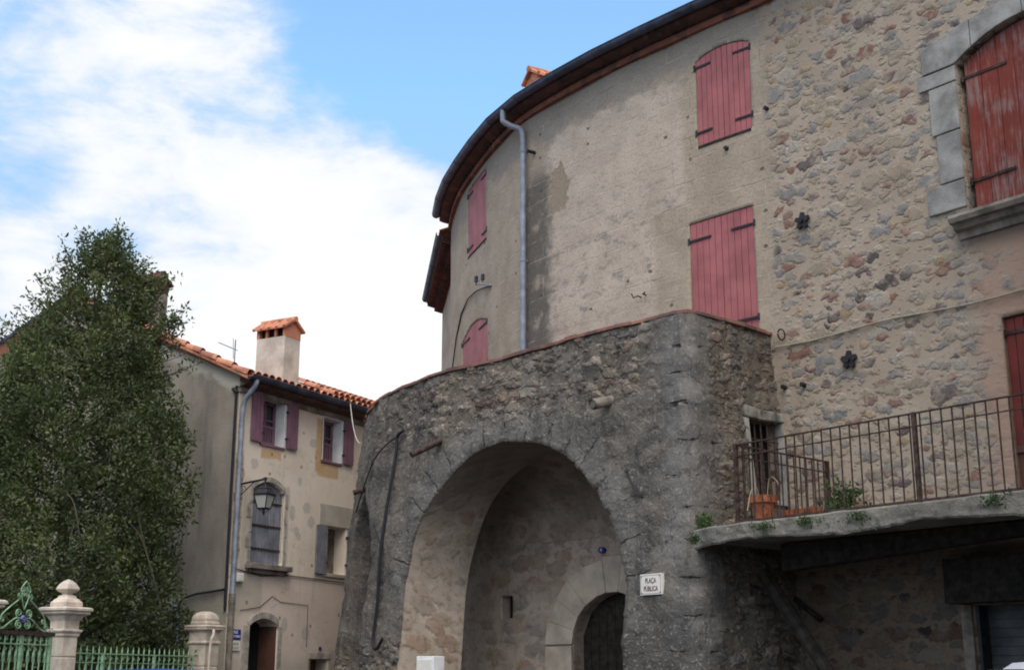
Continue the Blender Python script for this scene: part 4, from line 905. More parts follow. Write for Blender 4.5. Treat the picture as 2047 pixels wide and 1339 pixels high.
# coping of flat bricks, laid piece by piece
cp = MB(); s = -2.2; 
while s < BAS.s[-1] - 0.4:
    l = 0.24; 
    if s < 0 < s + l: l = -s if -s > 0.02 else 0.24
    j = random.uniform(-0.012, 0.012); cp.fbox(bas_w, s + 0.004, s + l - 0.004, BZ + 0.004, BZ + 0.055 + j * 0.5, -0.36, 0.035 + j, n=1); s += l
cp.build('coping', M['coping'], arc, bevel=0.006)
pi_ = MB(); pi_.sweep([[bas_w(q, BZ, -0.04), bas_w(q, BZ, -0.35), bas_w(q, 5.0, -0.35)] for q in np.arange(0.4, BAS.s[-1] - 0.4, 0.25)]); pi_.build('parapet_back', M['passage'], arc)
# passage behind the arches: back wall with door, vault
BK = Path([tuple(C + np.array([.723, .691]) * 2.4 + np.array([-.691, .723]) * t) for t in (-2.0, 0.0)] + catmull([tuple(C + np.array([.723, .691]) * 2.4 + np.array([-.691, .723]) * t) for t in (2.0, 4.0, 5.6)] + [(-0.62, 22.6), (-1.0, 24.0), (-1.28, 25.6), (-1.2, 27.4)], 6), -2.0)
DO = op_rect(2.60, 4.32, 0.0, 1.95, 0.32, 0.77, 'round'); WO = op_rect(5.69, 5.95, 2.39, 2.75, 0.25)
bk_w = lambda s, z, off=0.0: (lambda q, d: (q[0] + d[0], q[1] + d[1], z))(BK.pt(s, z, off), tuple(BK.at(s)[1] * (mnoise.fractal(Vector((s, z, 9.0)), 1.0, 2.0, 3) * 0.03 if off > -0.05 else 0)))
wall_grid('back_wall', bk_w, -1.9, BK.s[-1], 0.0, 5.1, 0.06, M['limewash'], arc, [DO, WO], uvoff=(20, 0))
vr = MB(); vr.uv = []
for q in np.arange(0.0, 1.001, 0.02):
    sb = 0.3 + q * (BAS.s[-1] - 1.6); kb = 0.3 + q * (BK.s[-1] - 1.4)
    a = np.array(bas_w(sb, 4.9, -0.85)); b = np.array(bk_w(kb, 4.9, 0.02))
    for t in np.sin(np.linspace(0, math.pi / 2, 12)):
        p = a + (b - a) * t; d = mnoise.fractal(Vector((p[0], p[1], 2)), 1.0, 2.0, 3) * 0.05
        vr.v.append((p[0], p[1], 4.92 - 1.35 * (1 - math.sqrt(max(0, 1 - t * t))) + d * (1 - t))); vr.uv.append((40 + sb, vr.v[-1][2] + 0.9 * (1 - t)))
for i in range(50):
    for j in range(11): vr.f.append((i * 12 + j, i * 12 + j + 1, (i + 1) * 12 + j + 1, (i + 1) * 12 + j))
vr.build('vault', M['limewash'], arc, smooth=True)
tf = MB(); tf.sweep([[bas_w(q, 5.12, -0.33), MAIN.pt(q * (10.5 / BAS.s[-1]) if q > 0 else q * 0, 5.12, -0.05)] for q in np.arange(0.0, BAS.s[-1] - 0.4, 0.25)]); tf.sweep([[bas_w(q, 5.12, -0.33), (3.55, 17.3, 5.12)] for q in (-1.9, -0.9, -0.01)])
tf.build('terrace_floor', M['coping'], arc)
# arched door in the passage with voussoirs
dr = shutter_leaf(arc, bk_w, DO['s0'] + 0.01, DO['s1'] - 0.01, 0.02, lambda x: op_top(DO, x) - 0.004, M['darkwood'], 0.17, -0.27, -0.22, name='door')
vs = MB(); cD = (DO['s0'] + DO['s1']) / 2; hD = (DO['s1'] - DO['s0']) / 2
for k in range(11):
    a0 = math.pi * (k + 0.006) / 11; a1 = math.pi * (k + 0.994) / 11; jr = random.uniform(-.05, .03); jo_ = random.uniform(-.006, .006); P = []
    for o in (0.005, 0.05):
        for (ra, aa) in ((0, a0), (1, a0), (1, a1), (0, a1)):
            P.append(bk_w(cD + math.cos(aa) * (hD + ra * (0.60 + jr)), DO['z1'] + math.sin(aa) * (DO['rise'] + ra * (0.56 + jr)), o + jo_))
    vs.hexa(P)
for sd in (-1, 1):
    z = 0.0
    for hgt in (0.5, 0.52, 0.45, 0.46):
        x0, x1 = (DO['s0'] - 0.6, DO['s0']) if sd < 0 else (DO['s1'], DO['s1'] + 0.6 - random.uniform(0, 0.12)); vs.fbox(bk_w, x0, x1, z + 0.006, z + hgt - 0.006, 0.005, 0.05); z += hgt
vs.build('door_surround', simple('ochre_dressed_stone', (0.58, 0.475, 0.37), 0.92, 0.18, 2.5, 0.4), arc, bevel=0.010)
gb = MB(); gb.fbox(bk_w, WO['s0'], WO['s1'], WO['z0'], WO['z1'], -0.24, -0.22); wn_ = gb.build('window', M['dark'], arc)  # black panel in place of the dark interior behind the window
gb = MB(); gb.tube([bk_w((WO['s0'] + WO['s1']) / 2, WO['z0'], -0.08), bk_w((WO['s0'] + WO['s1']) / 2, WO['z1'], -0.08)], 0.012, 6); gb.build('window_bar', M['rust'], wn_)
# barred window in the right-hand face
wb = MB(); wb.fbox(bas_w, AW['s0'], AW['s1'], AW['z0'], AW['z1'], -0.27, -0.25); wn_ = wb.build('window', M['dark'], arc)
fr = MB(); fr.fbox(bas_w, AW['s0'] - 0.05, AW['s0'] + 0.035, AW['z0'] - 0.05, AW['z1'], -0.1, 0.03); fr.fbox(bas_w, AW['s1'] - 0.03, AW['s1'] + 0.05, AW['z0'] - 0.05, AW['z1'], -0.1, 0.03); fr.fbox(bas_w, AW['s0'] - 0.04, AW['s1'] + 0.04, AW['z0'] - 0.06, AW['z0'], -0.1, 0.04); fr.build('frame', M['granite'], wn_, bevel=0.006)
li = MB(); li.fbox(bas_w, AW['s0'] - 0.05, AW['s1'] + 0.06, AW['z1'] + 0.004, AW['z1'] + 0.13, -0.15, 0.05, z1b=AW['z1'] + 0.17, n=3); li.build('lintel', M['cement'], wn_, bevel=0.02)
for k in range(4):
    s_ = AW['s0'] + 0.12 + 0.13 * k; b_ = MB(); b_.tube([bas_w(s_, AW['z0'], -0.06), bas_w(s_, AW['z1'], -0.06)], 0.011, 6); b_.build('window_bar', M['rust'], wn_)
for z in (3.98, 4.5):
    b_ = MB(); b_.tube([bas_w(AW['s0'], z, -0.045), bas_w(AW['s1'], z, -0.045)], 0.009, 6); b_.build('window_bar', M['rust'], wn_)
# water spouts through the parapet
def spout(s_, z_, ds, l, r, mat, dz=-0.10):
    mb = MB(); a = Vector(bas_w(s_, z_, 0.0)); b = Vector(bas_w(s_ + ds, z_, l)) + Vector((0, 0, dz)); d = (b - a).normalized(); a = a - d * 0.15
    mb.tube([a, b], r, 12, caps=False); mb.tube([a, b - d * 0.004], r * 0.72, 12); mb.build('drain_spout', M[mat], arc)
spout(4.90, 4.95, 0.08, 0.50, 0.045, 'rust', -0.26); spout(1.32, 5.02, 0.0, 0.34, 0.07, 'terracotta_old' if 'terracotta_old' in M else 'sillstone', -0.10); spout(7.72, 4.55, 0.05, 0.22, 0.045, 'rust', -0.07)
rod = MB(); rod.tube([bas_w(1.06, 4.03, 0.03), bas_w(0.81, 3.68, 0.10)], 0.012, 6); rod.tube([bas_w(0.81, 3.68, -0.02), bas_w(0.81, 3.68, 0.11)], 0.011, 6); rod.tube([bas_w(1.06, 4.03, -0.03), bas_w(1.06, 4.03, 0.05)], 0.016, 6); rod.build('iron_rod', M['iron'], arc)

# cable hanging down the pier
cb = MB(); pts = [(6.05, 5.28), (6.25, 5.22), (6.256, 5.0), (6.26, 4.58), (6.30, 3.94), (6.33, 3.31), (6.41, 2.61), (6.46, 2.15), (6.45, 1.98), (6.38, 1.88), (6.25, 1.90), (6.10, 2.03)]
cb.tube([tuple(q) for q in catmull([bas_w(a, b, 0.075) for a, b in pts], 4)], 0.026, 8)
tag(cb.build('hanging_cable', M['cable']), 'black cable hanging down the curved arcade pier with a hooked end', 'cable')
cb = MB(); cb.tube([tuple(q) for q in catmull([bas_w(a, b, 0.06) for a, b in ((6.25, 5.22), (6.6, 5.15), (7.0, 4.95), (7.6, 4.6), (8.2, 4.2))], 4)], 0.012, 6)
cb.tube([bas_w(6.33, 3.42, 0.05), bas_w(6.7, 3.75, 0.03), bas_w(6.95, 4.0, 0.0)], 0.009, 5)
tag(cb.build('thin_wire', M['cable']), 'thin black wire slanting left from the top of the hanging cable', 'wire')

# signs
def text_mesh(txt, size, sx, mat, name, parent, fn, cs, cz, off, sgn):
    cu = bpy.data.curves.new(name, 'FONT'); cu.body = txt; cu.size = size; cu.align_x = 'CENTER'; cu.align_y = 'CENTER'; cu.extrude = 0.001; cu.offset = 0.0016
    to = bpy.data.objects.new(name, cu); COL.objects.link(to); dg = bpy.context.evaluated_depsgraph_get(); me = bpy.data.meshes.new_from_object(to.evaluated_get(dg)); bpy.data.objects.remove(to)
    for v in me.vertices: v.co = Vector(fn(cs + sgn * v.co.x * sx, cz + v.co.y, off + v.co.z))
    me.materials.clear(); me.materials.append(mat); ob = bpy.data.objects.new(name, me); COL.objects.link(ob); attach(ob, parent); return ob
def flat_frame(fn, sc_, zc_, base, tilt=0.0):
    o = Vector(fn(sc_, zc_, base)); ex = (Vector(fn(sc_ - 0.1, zc_, base)) - Vector(fn(sc_ + 0.1, zc_, base))); ex.z = 0; ex.normalize(); ez = Vector((0, 0, 1)); en = ex.cross(ez); en = en if en.dot(-o) > 0 else -en
    ex2 = ex * math.cos(tilt) + ez * math.sin(tilt); ez2 = -ex * math.sin(tilt) + ez * math.cos(tilt)
    return lambda s, z, off=0.0: tuple(o - ex2 * s + ez2 * z + en * off)
pf = flat_frame(bas_w, 0.63, 2.573, 0.06, 0.0)
sg = thing('street_sign', 'cream enamel sign reading PLAÇA PÚBLICA on the arcade corner pier', 'sign', pf(0, 0, 0))
mb = MB(); mb.fbox(pf, -0.187, 0.187, -0.127, 0.127, -0.04, 0.012); mb.build('plate', M['enamel'], sg, bevel=0.004)
bd = MB()
for (a, b, c, d) in ((-.172, .172, .108, .112), (-.172, .172, -.112, -.108), (-.172, -.1685, -.108, .108), (.1685, .172, -.108, .108)): bd.fbox(pf, a, b, c, d, 0.0125, 0.0145)
for sx in (-1, 1):
    for sz_ in (-1, 1): bd.tube([pf(sx * .160, sz_ * .1, .012), pf(sx * .160, sz_ * .1, .017)], 0.008, 8)
bd.build('border', M['ink'], sg)
text_mesh('PLAÇA', 0.088, 0.72, M['ink'], 'lettering', sg, pf, 0.0, 0.042, 0.0145, -1); text_mesh('PÚBLICA', 0.088, 0.72, M['ink'], 'lettering', sg, pf, 0.0, -0.055, 0.0145, -1)
nf = flat_frame(bk_w, 3.66, 3.36, 0.055)
npl = thing('house_number', 'small round blue enamel number plaque above the arched passage door', 'plaque', nf(0, 0, 0))
mb = MB(); mb.add([nf(.055 * math.cos(a), .05 * math.sin(a), o) for o in (-0.06, 0.01) for a in np.linspace(0, 2 * math.pi, 24, endpoint=False)], [tuple(range(24)), tuple(range(47, 23, -1))] + [(i, (i + 1) % 24, 24 + (i + 1) % 24, 24 + i) for i in range(24)]); mb.build('plate', M['enamel_blue'], npl)
text_mesh('4', 0.07, 0.9, M['inkwhite'], 'lettering', npl, nf, 0.0, 0.0, 0.012, -1)
# electricity cabinet in the arch
mbx = thing('meter_cabinet', 'pale grey meter cabinet at the foot of the arcade arch', 'cabinet', bas_w(5.2, 0.9, -0.3))
cf = flat_frame(bk_w, 6.1, 1.2, 1.05); 
cab_o = Vector(bas_w(4.9, 1.2, -0.25)); cfn = flat_frame(lambda s, z, o=0: bas_w(5.1 + s, 1.2 + z, -0.10), 0.0, 0.0, 0.0)
mb = MB(); mb.fbox(cfn, -0.20, 0.20, -1.2, 0.555, -0.22, 0.0); mb.build('case', M['white'], mbx, bevel=0.012)
mb = MB(); mb.fbox(cfn, -0.17, 0.17, -0.9, 0.51, 0.001, 0.018); mb.build('cabinet_door', M['enamel'], mbx, bevel=0.006)
mb = MB(); mb.fbox(cfn, -0.14, -0.12, -0.2, -0.1, 0.019, 0.03); mb.build('latch', M['zinc'], mbx)

# ================================================================== BALCONY
bal = thing('balcony', 'concrete balcony with thin rusty iron railing along the rubble wall', 'balcony', (3.6, 14.6, 3.2))
BO = np.array([2.64, 15.19]); BD = np.array([.616, -.788]); BN = np.array([-.788, -.616])      # along, outward
def bw(t, z, off=0.0): return (BO[0] + BD[0] * t + BN[0] * off, BO[1] + BD[1] * t + BN[1] * off, z)
sl_ = MB(); ts = [-1.03, -0.9, -0.7, -0.5] + list(np.arange(-0.35, 6.2, 0.09)); rows = []
for t in ts:
    off = 0.06 + 0.018 * mnoise.noise(Vector((t * 4, 0, 0))) - (0.20 * max(0, -t - 0.3) / 0.7 if t < -0.3 else 0)
    zt = 3.2 + 0.012 * mnoise.noise(Vector((t * 3, 5, 0)))
    zb = 2.985 + 0.028 * math.sin(t * 2.6 + 1.0) + 0.022 * mnoise.noise(Vector((t * 2.2, 9, 0))) + 0.022 * mnoise.noise(Vector((t * 9, 2, 0)))
    ins_ = -2.06
    row = [bw(t, zt, ins_), bw(t, zt + 0.002, -0.6), bw(t, zt, off - 0.02), bw(t, zt - 0.02, off)]
    for q in (0.2, 0.45, 0.7, 0.9):
        row.append(bw(t, zt + (zb - zt) * q, off + 0.009 * mnoise.noise(Vector((t * 6, q * 5, 3)))))
    row += [bw(t, zb, off - 0.015), bw(t, zb + 0.06, off - 0.12), bw(t, 3.05, off - 0.3), bw(t, 3.05, ins_)]
    rows.append(row)
sl_.sweep(rows); sl_.f.append(tuple(range(len(rows[0])))); sl_.build('slab', M['concrete'], bal)
# timber beam and strut below
bm_ = MB(); bm_.fbox(bw, -0.15, 4.6, 2.71, 3.03, -1.12, -0.90, z0b=2.985, z1b=3.03); bm_.build('beam', M['darkwood'], bal)
st_ = MB(); st_.tube([(3.10, 16.26, 2.72), (3.78, 15.42, 1.30), (4.35, 14.7, 0.0)], 0.085, 8); st_.build('strut', M['darkwood'], bal)
st_ = MB(); st_.tube([main_w(0.0, 2.60, 0.10), main_w(-0.60, 2.17, 0.06)], 0.04, 8); st_.build('strut', M['darkwood'], bal)
def railing(name, a, b, posts, spacing, zb, zt, skip_first=True):
    """a,b plan points; returns rail part with sub-part bars"""
    a = Vector((a[0], a[1], 0)); b = Vector((b[0], b[1], 0)); L = (b - a).length; d = (b - a) / L; nrm_ = Vector((-d.y, d.x, 0)); q = lambda t, z, o=0.0: tuple(a + d * t + nrm_ * o + Vector((0, 0, z)))
    f = MB(); f.fbox(q, 0, L, zt - 0.014, zt, -0.018, 0.018); f.fbox(q, 0, L, zt - 0.150, zt - 0.138, -0.011, 0.011); f.fbox(q, 0, L, zb, zb + 0.022, -0.016, 0.016)
    part = f.build(name, M['rust'], bal)
    proto = None; t = spacing
    while t < L - 0.02:
        if min([abs(t - p) for p in posts] + [9]) > 0.035:
            if proto is None:
                m_ = MB(); m_.box((q(t, 0)[0], q(t, 0)[1], (zb + zt) / 2), (0.013, 0.013, zt - zb - 0.012), math.atan2(d.y, d.x)); proto = m_.build('bar', M['rust'], part); t0 = t
            else: copy_to(proto, part, d * (t - t0))
        t += spacing
    for p in posts:
        m_ = MB(); m_.box((q(p, 0)[0], q(p, 0)[1], (zb - 0.02 + zt + 0.005) / 2), (0.042, 0.042, zt - zb + 0.025), math.atan2(d.y, d.x)); m_.build('post', M['rust'], part)
    return part
railing('railing', bw(0, 0)[:2], bw(6.0, 0)[:2], [0.0, 2.47, 4.95], 0.127, 3.21, 4.13)
rp = railing('railing', bw(0, 0)[:2], (BO[0] + .741 * 1.88, BO[1] + .671 * 1.88), [1.85], 0.127, 3.21, 4.13)

# things on the balcony
def leaf_mesh(name, mat, parent, centres, spread, per, size, aspect=0.42, outward=None, seed=1, tlo=0.0, thi=1.0):
    """many small leaf blades round the given twig tips"""
    r = np.random.default_rng(seed); Cn = np.array(centres, float); n_ = len(Cn) * per; c = np.repeat(Cn, per, 0); sp = np.repeat(np.broadcast_to(np.array(spread, float), (len(Cn),)), per)
    off = r.normal(size=(n_, 3)); off /= np.linalg.norm(off, axis=1)[:, None]; off *= (r.random(n_) ** 0.5 * sp)[:, None]; c = c + off
    d = off / (np.linalg.norm(off, axis=1)[:, None] + 1e-6) + r.normal(size=(n_, 3)) * 0.6 + np.array([0, 0, 0.25]); d /= np.linalg.norm(d, axis=1)[:, None]
    a = np.cross(d, r.normal(size=(n_, 3))); a /= np.linalg.norm(a, axis=1)[:, None]; nn = np.cross(d, a); l = (size * r.uniform(0.7, 1.3, n_))[:, None]; w_ = l * aspect
    P = np.stack([c, c + d * l * 0.5 + a * w_ * 0.5 + nn * l * 0.06, c + d * l, c + d * l * 0.5 - a * w_ * 0.5 + nn * l * 0.06], 1).reshape(-1, 3)
    me = bpy.data.meshes.new(name); me.vertices.add(n_ * 4); me.vertices.foreach_set('co', P.astype(np.float32).ravel())
    me.loops.add(n_ * 4); me.loops.foreach_set('vertex_index', np.arange(n_ * 4, dtype=np.int32)); me.polygons.add(n_); me.polygons.foreach_set('loop_start', np.arange(0, n_ * 4, 4, dtype=np.int32)); me.polygons.foreach_set('loop_total', np.full(n_, 4, dtype=np.int32)); me.update()
    ct = np.clip(0.5 * r.uniform(tlo, thi, len(Cn)) + np.array([0.28 + 0.42 * mnoise.noise(Vector((p[0] * 1.5, p[1] * 1.5, p[2] * 1.3))) for p in Cn]), 0, thi); t = np.clip(np.repeat(ct, per) * 0.72 + r.random(n_) * 0.28, 0, 1); at = me.attributes.new('tint', 'FLOAT', 'POINT'); at.data.foreach_set('value', np.repeat(t, 4).astype(np.float32))
    me.materials.append(mat); me.validate(); o = bpy.data.objects.new(name, me); COL.objects.link(o)
    if parent is not None: attach(o, parent)
    return o
pot = thing('flower_pot', 'large terracotta flower pot holding dry stems at the balcony corner', 'flower pot', (2.93, 15.14, 3.2))
mb = MB(); mb.lathe([(0.10, 0.0), (0.105, 0.01), (0.140, 0.225), (0.165, 0.225), (0.17, 0.305), (0.15, 0.31), (0.14, 0.27), (0.05, 0.26)], (2.93, 15.14, 3.202), 24); mb.build('pot', M['terracotta'], pot, smooth=False)
mb = MB()
for k in range(2):
    a = k * 2.1 + 3.6; x, y = 2.93 + .05 * math.cos(a), 15.14 + .05 * math.sin(a)
    mb.tube([tuple(p) for p in catmull([(x, y, 3.45), (x + .04 * math.cos(a), y + .04 * math.sin(a), 3.62 + .1 * (k % 3)), (x + .13 * math.cos(a), y + .13 * math.sin(a) - .05, 3.55 + .1 * (k % 2)), (x + .17 * math.cos(a) - .03, y + .17 * math.sin(a) - .12, 3.32 + .12 * k % .4)], 4)], 0.006, 5)
mb.build('dry_stem', simple('dry_straw', (0.42, 0.34, 0.20), 0.9, 0.2, 8, 0), pot)
for k, (x, y, r_, lab) in enumerate(((3.20, 14.93, 0.095, 'small terracotta saucer nearest the big flower pot on the balcony'), (3.29, 14.80, 0.075, 'smallest terracotta saucer, between two others on the balcony floor'), (3.40, 14.66, 0.105, 'terracotta saucer nearest the green balcony plant'))):
    mb = MB(); mb.lathe([(r_ * .7, 0.0), (r_, 0.115), (r_ * .93, 0.115), (r_ * .7, 0.03), (0.01, 0.028)], (x, y, 3.206), 20); tag(mb.build('saucer', M['terracotta']), lab, 'saucer', 'saucers on the balcony')
pl_ = thing('balcony_plant', 'leafy green plant growing on the balcony behind the railing', 'plant', (3.72, 14.62, 3.2))
cen = [(3.72 + rng.normal(0, .10), 14.62 + rng.normal(0, .10), 3.24 + abs(rng.normal(0.12, .14))) for _ in range(46)]
leaf_mesh('foliage', M['weed'], pl_, cen, 0.07, 10, 0.06, 0.5, seed=3)
mb = MB(); [mb.tube([(3.72 + .02 * k, 14.62, 3.2), (3.72 + .06 * (k - 1), 14.62 + .05 * (k - 1), 3.5)], 0.006, 5) for k in range(3)]; mb.build('stem', M['bark'], pl_)
for k, (t, z, r_, lab) in enumerate(((-0.62, 3.06, .055, 'small weed near the left end of the balcony slab edge'), (0.42, 3.11, .085, 'spreading weed on the slab edge right of the flower pot'), (1.05, 3.13, .065, 'small weed on the slab edge below the saucers'), (1.75, 3.10, .09, 'dark weed on the slab edge left of the middle railing post'), (3.35, 3.12, .085, 'weed on the slab edge right of the middle railing post'), (4.05, 3.16, .06, 'small weed on the slab edge near the red door'))):
    c0_ = Vector(bw(t, z, 0.075)); wd = thing('weed', lab, 'weed', c0_, 'weeds on the balcony edge')
    cen = [tuple(c0_ + Vector(BD.tolist() + [0]) * rng.normal(0, r_) + Vector(BN.tolist() + [0]) * abs(rng.normal(0, .025)) + Vector((0, 0, rng.normal(0, r_ * .45)))) for _ in range(20)]
    leaf_mesh('foliage', M['weed'], wd, cen, 0.03, 9, 0.032, 0.5, seed=20 + k, thi=0.45)
wd = thing('weed', 'green weed sprouting where the arcade corner meets the balcony slab', 'weed', (2.36, 15.95, 3.25))
leaf_mesh('foliage', M['weed'], wd, [(2.36 + rng.normal(0, .05), 15.90 + rng.normal(0, .05), 3.24 + abs(rng.normal(0, .10))) for _ in range(26)], 0.05, 9, 0.05, 0.4, seed=40)

# ================================================================== LEFT HOUSE
P0 = np.array([-5.14, 24.0]); FD = np.array([math.sin(R(28.9)), math.cos(R(28.9))]); FN = np.array([FD[1], -FD[0]]); GD = -FN    # facade dir, outward normal, gable dir
def fw(s, z, off=0.0): return (P0[0] + FD[0] * s + FN[0] * off, P0[1] + FD[1] * s + FN[1] * off, z)
def gw(s, z, off=0.0): return (P0[0] + GD[0] * s - FD[0] * off, P0[1] + GD[1] * s - FD[1] * off, z)
hs = thing('plastered_house', 'cream plastered house with plum shutters, tiled roof and grey gable wall', 'building', (P0[0], P0[1], 0))
H1 = op_rect(0.70, 1.37, 5.77, 6.68, 0.26); H2 = op_rect(2.62, 3.26, 5.72, 6.61, 0.26)
HL = op_rect(0.55, 1.50, 3.50, 4.88, 0.13, 0.17); HO = op_rect(2.88, 3.53, 3.46, 4.40, 0.30)
HD = op_rect(0.64, 1.47, 0.0, 2.36, 0.42, 0.13); HS = op_rect(2.53, 3.06, 1.0, 1.775, 0.3)
EZ = 6.84
wall_grid('wall', fw, 0.0, 8.2, 0.0, EZ, 0.09, M['facade'], hs, [H1, H2, HL, HO, HD, HS], flip=True, kind_depth=2)
APX, APZ, RSL = 4.61, 9.12, 0.462
gtop = lambda s: 7.0 + RSL * s if s < APX else APZ - 0.40 * (s - APX)
wall_grid('gable_wall', gw, 0.0, 9.3, 0.0, 7.0, 0.25, M['gable'], hs, ztop=gtop)
# roof: base deck and round tiles on the street slope
def rw(s, d, up=0.0):                                # the old roof sags behind its raised gable verge
    k = 0.285 + (RSL - 0.285) * math.exp(-max(0, s + 0.05) / 0.13)
    return (P0[0] + FD[0] * s + GD[0] * d, P0[1] + FD[1] * s + GD[1] * d, 6.97 + k * d + up)
rf = MB(); rf.sweep([[rw(s, d, 0.03) for d in (-0.30, 1.5, 3.0, APX)] for s in (-0.10, 0.1, 0.3, 0.6, 1.0, 1.6, 4.0, 8.2)]); rf.sweep([[rw(s, APX, 0.03), (rw(s, APX)[0] + GD[0] * 4.7, rw(s, APX)[1] + GD[1] * 4.7, rw(s, APX)[2] - 1.85)] for s in (-0.1, 0.3, 1.0, 8.2)])
s = 0.0
while s < 8.2:
    jx = random.uniform(-.01, .01)
    for k in range(13):
        d0, d1 = -0.36 + 0.40 * k, -0.36 + 0.40 * (k + 1) + 0.04; ju = random.uniform(-.006, .006)
        if d0 > APX: break
        rf.sweep([[rw(s + 0.1 + jx - rr * math.cos(t), d, 0.03 + uu + ju + rr * 0.95 * math.sin(t)) for t in np.linspace(0, math.pi, 7)] for d, rr, uu in ((d0, 0.098, 0.03), (min(d1, APX), 0.082, 0.0))])
    s += 0.205
rf.tube([rw(q, APX, 0.02) for q in (1.0, 1.5, 2.0, 8.2)], 0.08, 10)
roof = rf.build('roof', M['tile'], hs)
vg = MB()                                            # verge: bedding tile below, a row of half-round tiles on top
for k in range(13):
    d0, d1 = -0.32 + 0.40 * k, min(-0.32 + 0.40 * (k + 1) + 0.03, APX + 0.1)
    vg.sweep([[rw(-0.06 - rr * math.cos(t), d, uu + rr * math.sin(t)) for t in np.linspace(0, math.pi, 8)] for d, rr, uu in ((d0, 0.112, 0.085), (d1, 0.092, 0.055))])
    vg.sweep([[rw(-0.15, d, 0.0), rw(-0.15, d, 0.055), rw(0.02, d, 0.06), rw(0.02, d, 0.0), rw(-0.15, d, 0.0)] for d in (d0 + .004, d1 - .034)])
vg.build('verge_tiles', M['tile'], roof)
vl = MB(); far = lambda d, up, x=0.0: (P0[0] + FD[0] * x + GD[0] * (APX + d), P0[1] + FD[1] * x + GD[1] * (APX + d), APZ - 0.40 * d + up)
for k in range(12):
    vl.sweep([[far(d, 0.03 + rr * math.sin(t), -0.05 - rr * math.cos(t)) for t in np.linspace(0, math.pi, 7)] for d, rr in ((0.4 * k, 0.09), (0.4 * k + 0.43, 0.11))])
    vl.sweep([[far(d, 0.0, -0.15), far(d, 0.06, -0.15), far(d, 0.06, 0.02)] for d in (0.4 * k, 0.4 * k + .4)])
vl.build('verge_tiles', M['zinc_dark'], roof)  # far verge tiles coloured dark grey to stand for their shaded side
ev = MB(); ev.sweep([[fw(s, z, o) for o, z in ((0.0, EZ - 0.12), (0.06, EZ - 0.115), (0.27, EZ - 0.06), (0.28, EZ + 0.02))] for s in np.arange(-0.05, 8.21, 0.5)])
ev.build('soffit', M['soffitwood'], hs)
cr = MB(); cr.fbox(fw, -0.02, 8.2, EZ - 0.21, EZ - 0.105, 0.003, 0.055); cr.build('cornice', M['sillstone'], hs)
gt = MB(); gutter_sheet(fw, list(np.arange(-0.12, 8.2, 1.35)), EZ + 0.055, 0.36, 0.072, gt); gt.build('gutter', M['zinc_dark'], hs)
dpp = MB(); pts = catmull([fw(0.06, EZ + 0.0, 0.36), fw(0.05, EZ - 0.10, 0.35), fw(0.04, EZ - 0.24, 0.24), fw(0.04, EZ - 0.38, 0.12), fw(0.045, EZ - 0.55, 0.075), fw(0.05, EZ - 0.8, 0.065)], 4) + [fw(0.05, 5.0, 0.065), fw(0.05, 2.9, 0.065)]
dpp.tube(pts, 0.047, 10); dpo = dpp.build('downpipe', M['zinc'], hs, smooth=True)
mb = MB(); mb.tube([fw(0.05, 2.9, 0.065), fw(0.05, 2.72, 0.065)], 0.062, 10); mb.tube([fw(0.05, 2.72, 0.065), fw(0.05, 0.0, 0.065)], 0.055, 10); mb.build('pipe_shoe', M['sillstone'], dpo)
for z in (6.0, 4.75, 3.45): 
    mb = MB(); mb.tube([fw(0.05, z - .02, 0.065), fw(0.05, z + .02, 0.065)], 0.054, 10); mb.build('pipe_bracket', M['zinc'], dpo)
# chimneys
def house_chimney(s_, d_, w_, dd, z0, z1, mat, capmat):
    p = rw(s_, d_); mb = MB(); az = math.atan2(FD[1], FD[0]); mb.box((p[0], p[1], (z0 + z1) / 2), (dd, w_, z1 - z0), az); c = mb.build('chimney', M[mat], hs, bevel=0.008)
    chimney_cap(c, p, z1, w_ - 0.05, dd, az + math.pi / 2, 0.19, capmat, 3)
    return c
house_chimney(2.32, 1.02, 0.74, 0.52, 7.0, 8.28, 'chimney', 'tile')
house_chimney(0.30, 2.72, 0.46, 0.44, 7.6, 9.02, 'sillstone', 'tile_old')
